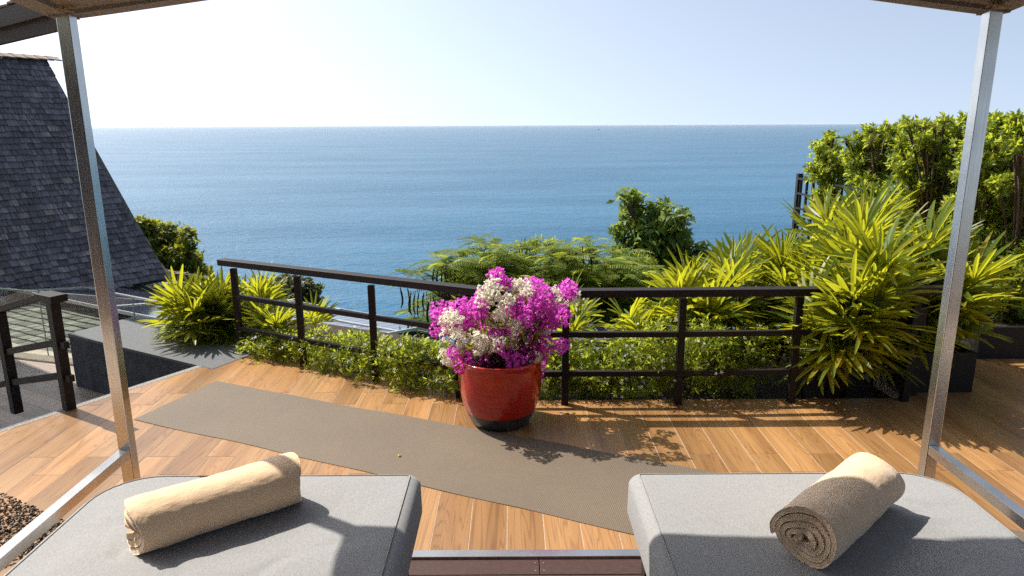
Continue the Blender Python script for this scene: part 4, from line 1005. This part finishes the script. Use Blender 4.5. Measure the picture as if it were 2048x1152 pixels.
# ------------------------------------------------------------------ sunbeds
def rrect(x0,x1,y0,y1,rads,seg=8):     # corner radii: (x0y0,x1y0,x1y1,x0y1), ccw
    out=[]
    for (cx,cy,sx,sy,a0),r in zip(((x0,y0,1,1,180),(x1,y0,-1,1,270),(x1,y1,-1,-1,0),(x0,y1,1,-1,90)),rads):
        for i in range(seg+1):
            a=R(a0+90*i/seg); out.append((cx+sx*r+r*math.cos(a),cy+sy*r+r*math.sin(a)))
    return out
def densify(poly,step=.04):
    out=[]
    for i,p in enumerate(poly):
        q=poly[(i+1)%len(poly)]; L=math.dist(p,q); n=max(1,int(L/step))
        for k in range(n): out.append((p[0]+(q[0]-p[0])*k/n,p[1]+(q[1]-p[1])*k/n))
    return out
def cushion(poly,z0,z1,r,name,parent,mat,seed):
    poly=densify(poly); n=len(poly); cx=sum(p[0] for p in poly)/n; cy=sum(p[1] for p in poly)/n
    nrm=[]
    for i in range(n):
        a=Vector(poly[i-1]); b=Vector(poly[(i+1)%n]); d=(b-a).normalized(); nrm.append(Vector((d.y,-d.x)))
    rings=[]
    for k in range(7):
        a=R(-90+90*k/6); rings.append((r*(1-math.cos(a)),z0+r+r*math.sin(a)))
    for k in range(1,9):
        a=R(90*k/8); rings.append((r*(1-math.cos(a)),z1-r+r*math.sin(a)))
    vs=[]
    for ins,z in rings:
        mid=math.sin(math.pi*(z-z0)/(z1-z0))*.012
        for p,nn in zip(poly,nrm): vs.append((p[0]-nn.x*(ins-mid),p[1]-nn.y*(ins-mid),z))
    nr_=len(rings); T=44; last=vs[-n:]
    for k in range(1,T+1):
        s=1-k/T*.985
        for p in last:
            x=cx+(p[0]-cx)*s; y=cy+(p[1]-cy)*s
            e_=min(1,(1-s)*5); n1=mnoise.noise(Vector((x*1.6+seed,y*3.2,seed))); n2=mnoise.noise(Vector((x*3.0,y*9+seed*3,1.7))); cr=max(0,1-abs(n2)*5)*max(0,n1+.15)
            z=z1+.006*(1-s*s)+e_*(.012*n1-.014*cr+.0012*mnoise.noise(Vector((x*14,y*14,seed))))
            vs.append((x,y,z))
    tot=nr_+T; fs=[(i*n+j,i*n+(j+1)%n,(i+1)*n+(j+1)%n,(i+1)*n+j) for i in range(tot-1) for j in range(n)]
    fs.append(tuple((tot-1)*n+j for j in range(n))); fs.append(tuple(range(n-1,-1,-1)))
    m=MB(); m.add(vs,fs); o=part(name,m,mat,parent,True)
    ii=5+7; pp=[Vector(vs[(nr_-1)*n+j])+Vector((nrm[j].x*.012,nrm[j].y*.012,.0005)) for j in range(n)]; pp.append(pp[0])
    s=MB(); s.tube(pp,.0026,6,False); part('piping',s,mat,o,True); return o
def sunbed(label,x0,x1,rads,seed):
    t=thing('sunbed',label,'sunbed','grey cushioned sunbeds under the canopy')
    y1=2.715; y0=.75
    cushion(rrect(x0,x1,y0,y1,rads),.445,.662,.05,'mattress',t,GREYFAB,seed)
    m=MB(); m.box(((x0+x1)/2,(y0+y1)/2,.41),(x1-x0-.07,y1-y0-.08,.066),None,.004); part('frame',m,BLACKM,t)
    for x in (x0+.09,x1-.09):
        for y in (y0+.1,y1-.13):
            m=MB(); m.box((x,y,.2125),(.075,.075,.325),None,.003); part('leg',m,BLACKM,t)
    return t
sunbed('left grey cushioned sunbed with a towel rolled lengthwise across it',-1.71,-.395,(.06,.05,.05,.24),1.3)
sunbed('right grey cushioned sunbed with the towel roll showing its spiral end',.495,1.83,(.05,.06,.22,.05),4.1)
# ------------------------------------------------------------------ rolled towels
def towel(label,c0,c1,rad,seed,turns,flap,flat=1.0,zb=.663):
    rs=random.Random(seed); c0=Vector(c0); c1=Vector(c1); ax=(c1-c0); L=ax.length; ax.normalize(); side=Vector((ax.y,-ax.x,0)); upz=Vector((0,0,1))
    th=rad/(turns+.55)*.86; nst=int(turns*34); cen=[]
    for i in range(nst+1):
        s=i/nst; a=s*turns*2*math.pi; r=rad*.10+(rad*.96-th*.5-rad*.10)*s
        q=(1-s)**1.1; wob=1+.07*math.sin(a*2+seed)*q+.05*math.sin(a*3.0+seed*2)*q
        cen.append((r*wob*math.cos(a+flap)*(1+.25*q),r*wob*math.sin(a+flap)*flat*(1-.22*q)))
    # loose outer flap leaves the roll tangentially
    nf=5
    dx,dy=cen[-1][0]-cen[-2][0],cen[-1][1]-cen[-2][1]; l=math.hypot(dx,dy); dx/=l;dy/=l
    for k in range(1,nf+1): cen.append((cen[-1][0]+dx*rad*.055-cen[-1][0]*.004,cen[-1][1]+dy*rad*.055-.0008*k))
    N=len(cen); outer=[];inner=[]
    for i in range(N):
        a=cen[max(i-1,0)]; b=cen[min(i+1,N-1)]; tx,ty=b[0]-a[0],b[1]-a[1]; l=math.hypot(tx,ty); nx,ny=ty/l,-tx/l
        h=th*.45*(1+.06*math.sin(i*.9+seed)); 
        if i>=N-3: h*=(.95,.8,.45)[i-(N-3)]
        if i<3: h*=(.45,.8,.95)[i]
        outer.append((cen[i][0]+nx*h,cen[i][1]+ny*h)); inner.append((cen[i][0]-nx*h,cen[i][1]-ny*h))
    prof=outer+inner[::-1]; n=len(prof); lowest=min(p[1] for p in prof)
    ts=[0,.006,.018,.04,.09,.16,.24,.33,.42,.5,.58,.67,.76,.84,.91,.96,.982,.994,1.0]
    shr=[.90,.955,.99]+[1]*(len(ts)-6)+[.99,.955,.90]
    vs=[]
    for q,(t_,sh) in enumerate(zip(ts,shr)):
        # cross-section: pull the band edges in at the hem (rounded hem), slight sag and waviness along the roll
        for i in range(n):
            j=i if i<N else n-1-i
            cxx,cyy=cen[j]; px,py=prof[i]
            px=cxx+(px-cxx)*sh; py=cyy+(py-cyy)*sh
            an=math.atan2(py,px); wv=1+.018*math.sin(t_*9+seed+an*2)+.012*math.sin(t_*21+an*3)
            hem=.012*math.sin(an*2+seed)+.010*(j/N-.5)+.006*math.sin(j*.35)
            tt=t_*L+(hem if t_<.5 else -hem)*abs(t_-.5)*2
            z=py*wv-lowest; 
            if z<.012: z=.012*.5+z*.5 if False else max(z,.001)
            p=c0+ax*tt+side*(px*wv)
            vs.append((p.x,p.y,zb+z))
    K=len(ts); fs=[(a*n+i,a*n+(i+1)%n,(a+1)*n+(i+1)%n,(a+1)*n+i) for a in range(K-1) for i in range(n)]
    for i in range(N-1):
        fs.append((i,i+1,n-2-i,n-1-i)); o_=(K-1)*n; fs.append((o_+n-1-i,o_+n-2-i,o_+i+1,o_+i))
    m=MB(); m.add(vs,fs); o=part('rolled_towel',m,TOWEL,None,True); tag(o,label,'towel','rolled beige towels on the sunbeds')
    ss=o.modifiers.new('s','SUBSURF'); ss.levels=1; ss.render_levels=2
    for nm,sc,stg in (('terry_lump',.06,.006),('terry_fuzz',.005,.003)):
        tx=bpy.data.textures.new(nm,'CLOUDS'); tx.noise_scale=sc; tx.noise_depth=2
        dm=o.modifiers.new(nm,'DISPLACE'); dm.texture=tx; dm.strength=stg; dm.mid_level=.5; dm.texture_coords='LOCAL'
    return o
towel('beige rolled towel lying across the left sunbed',(-1.315,2.145,0),(-.855,2.49,0),.121,2.0,3.3,R(95),.95)
towel('beige rolled towel on the right sunbed with its spiral end facing the camera',(.965,2.055,0),(1.40,2.455,0),.124,5.0,4.2,R(100),.95)
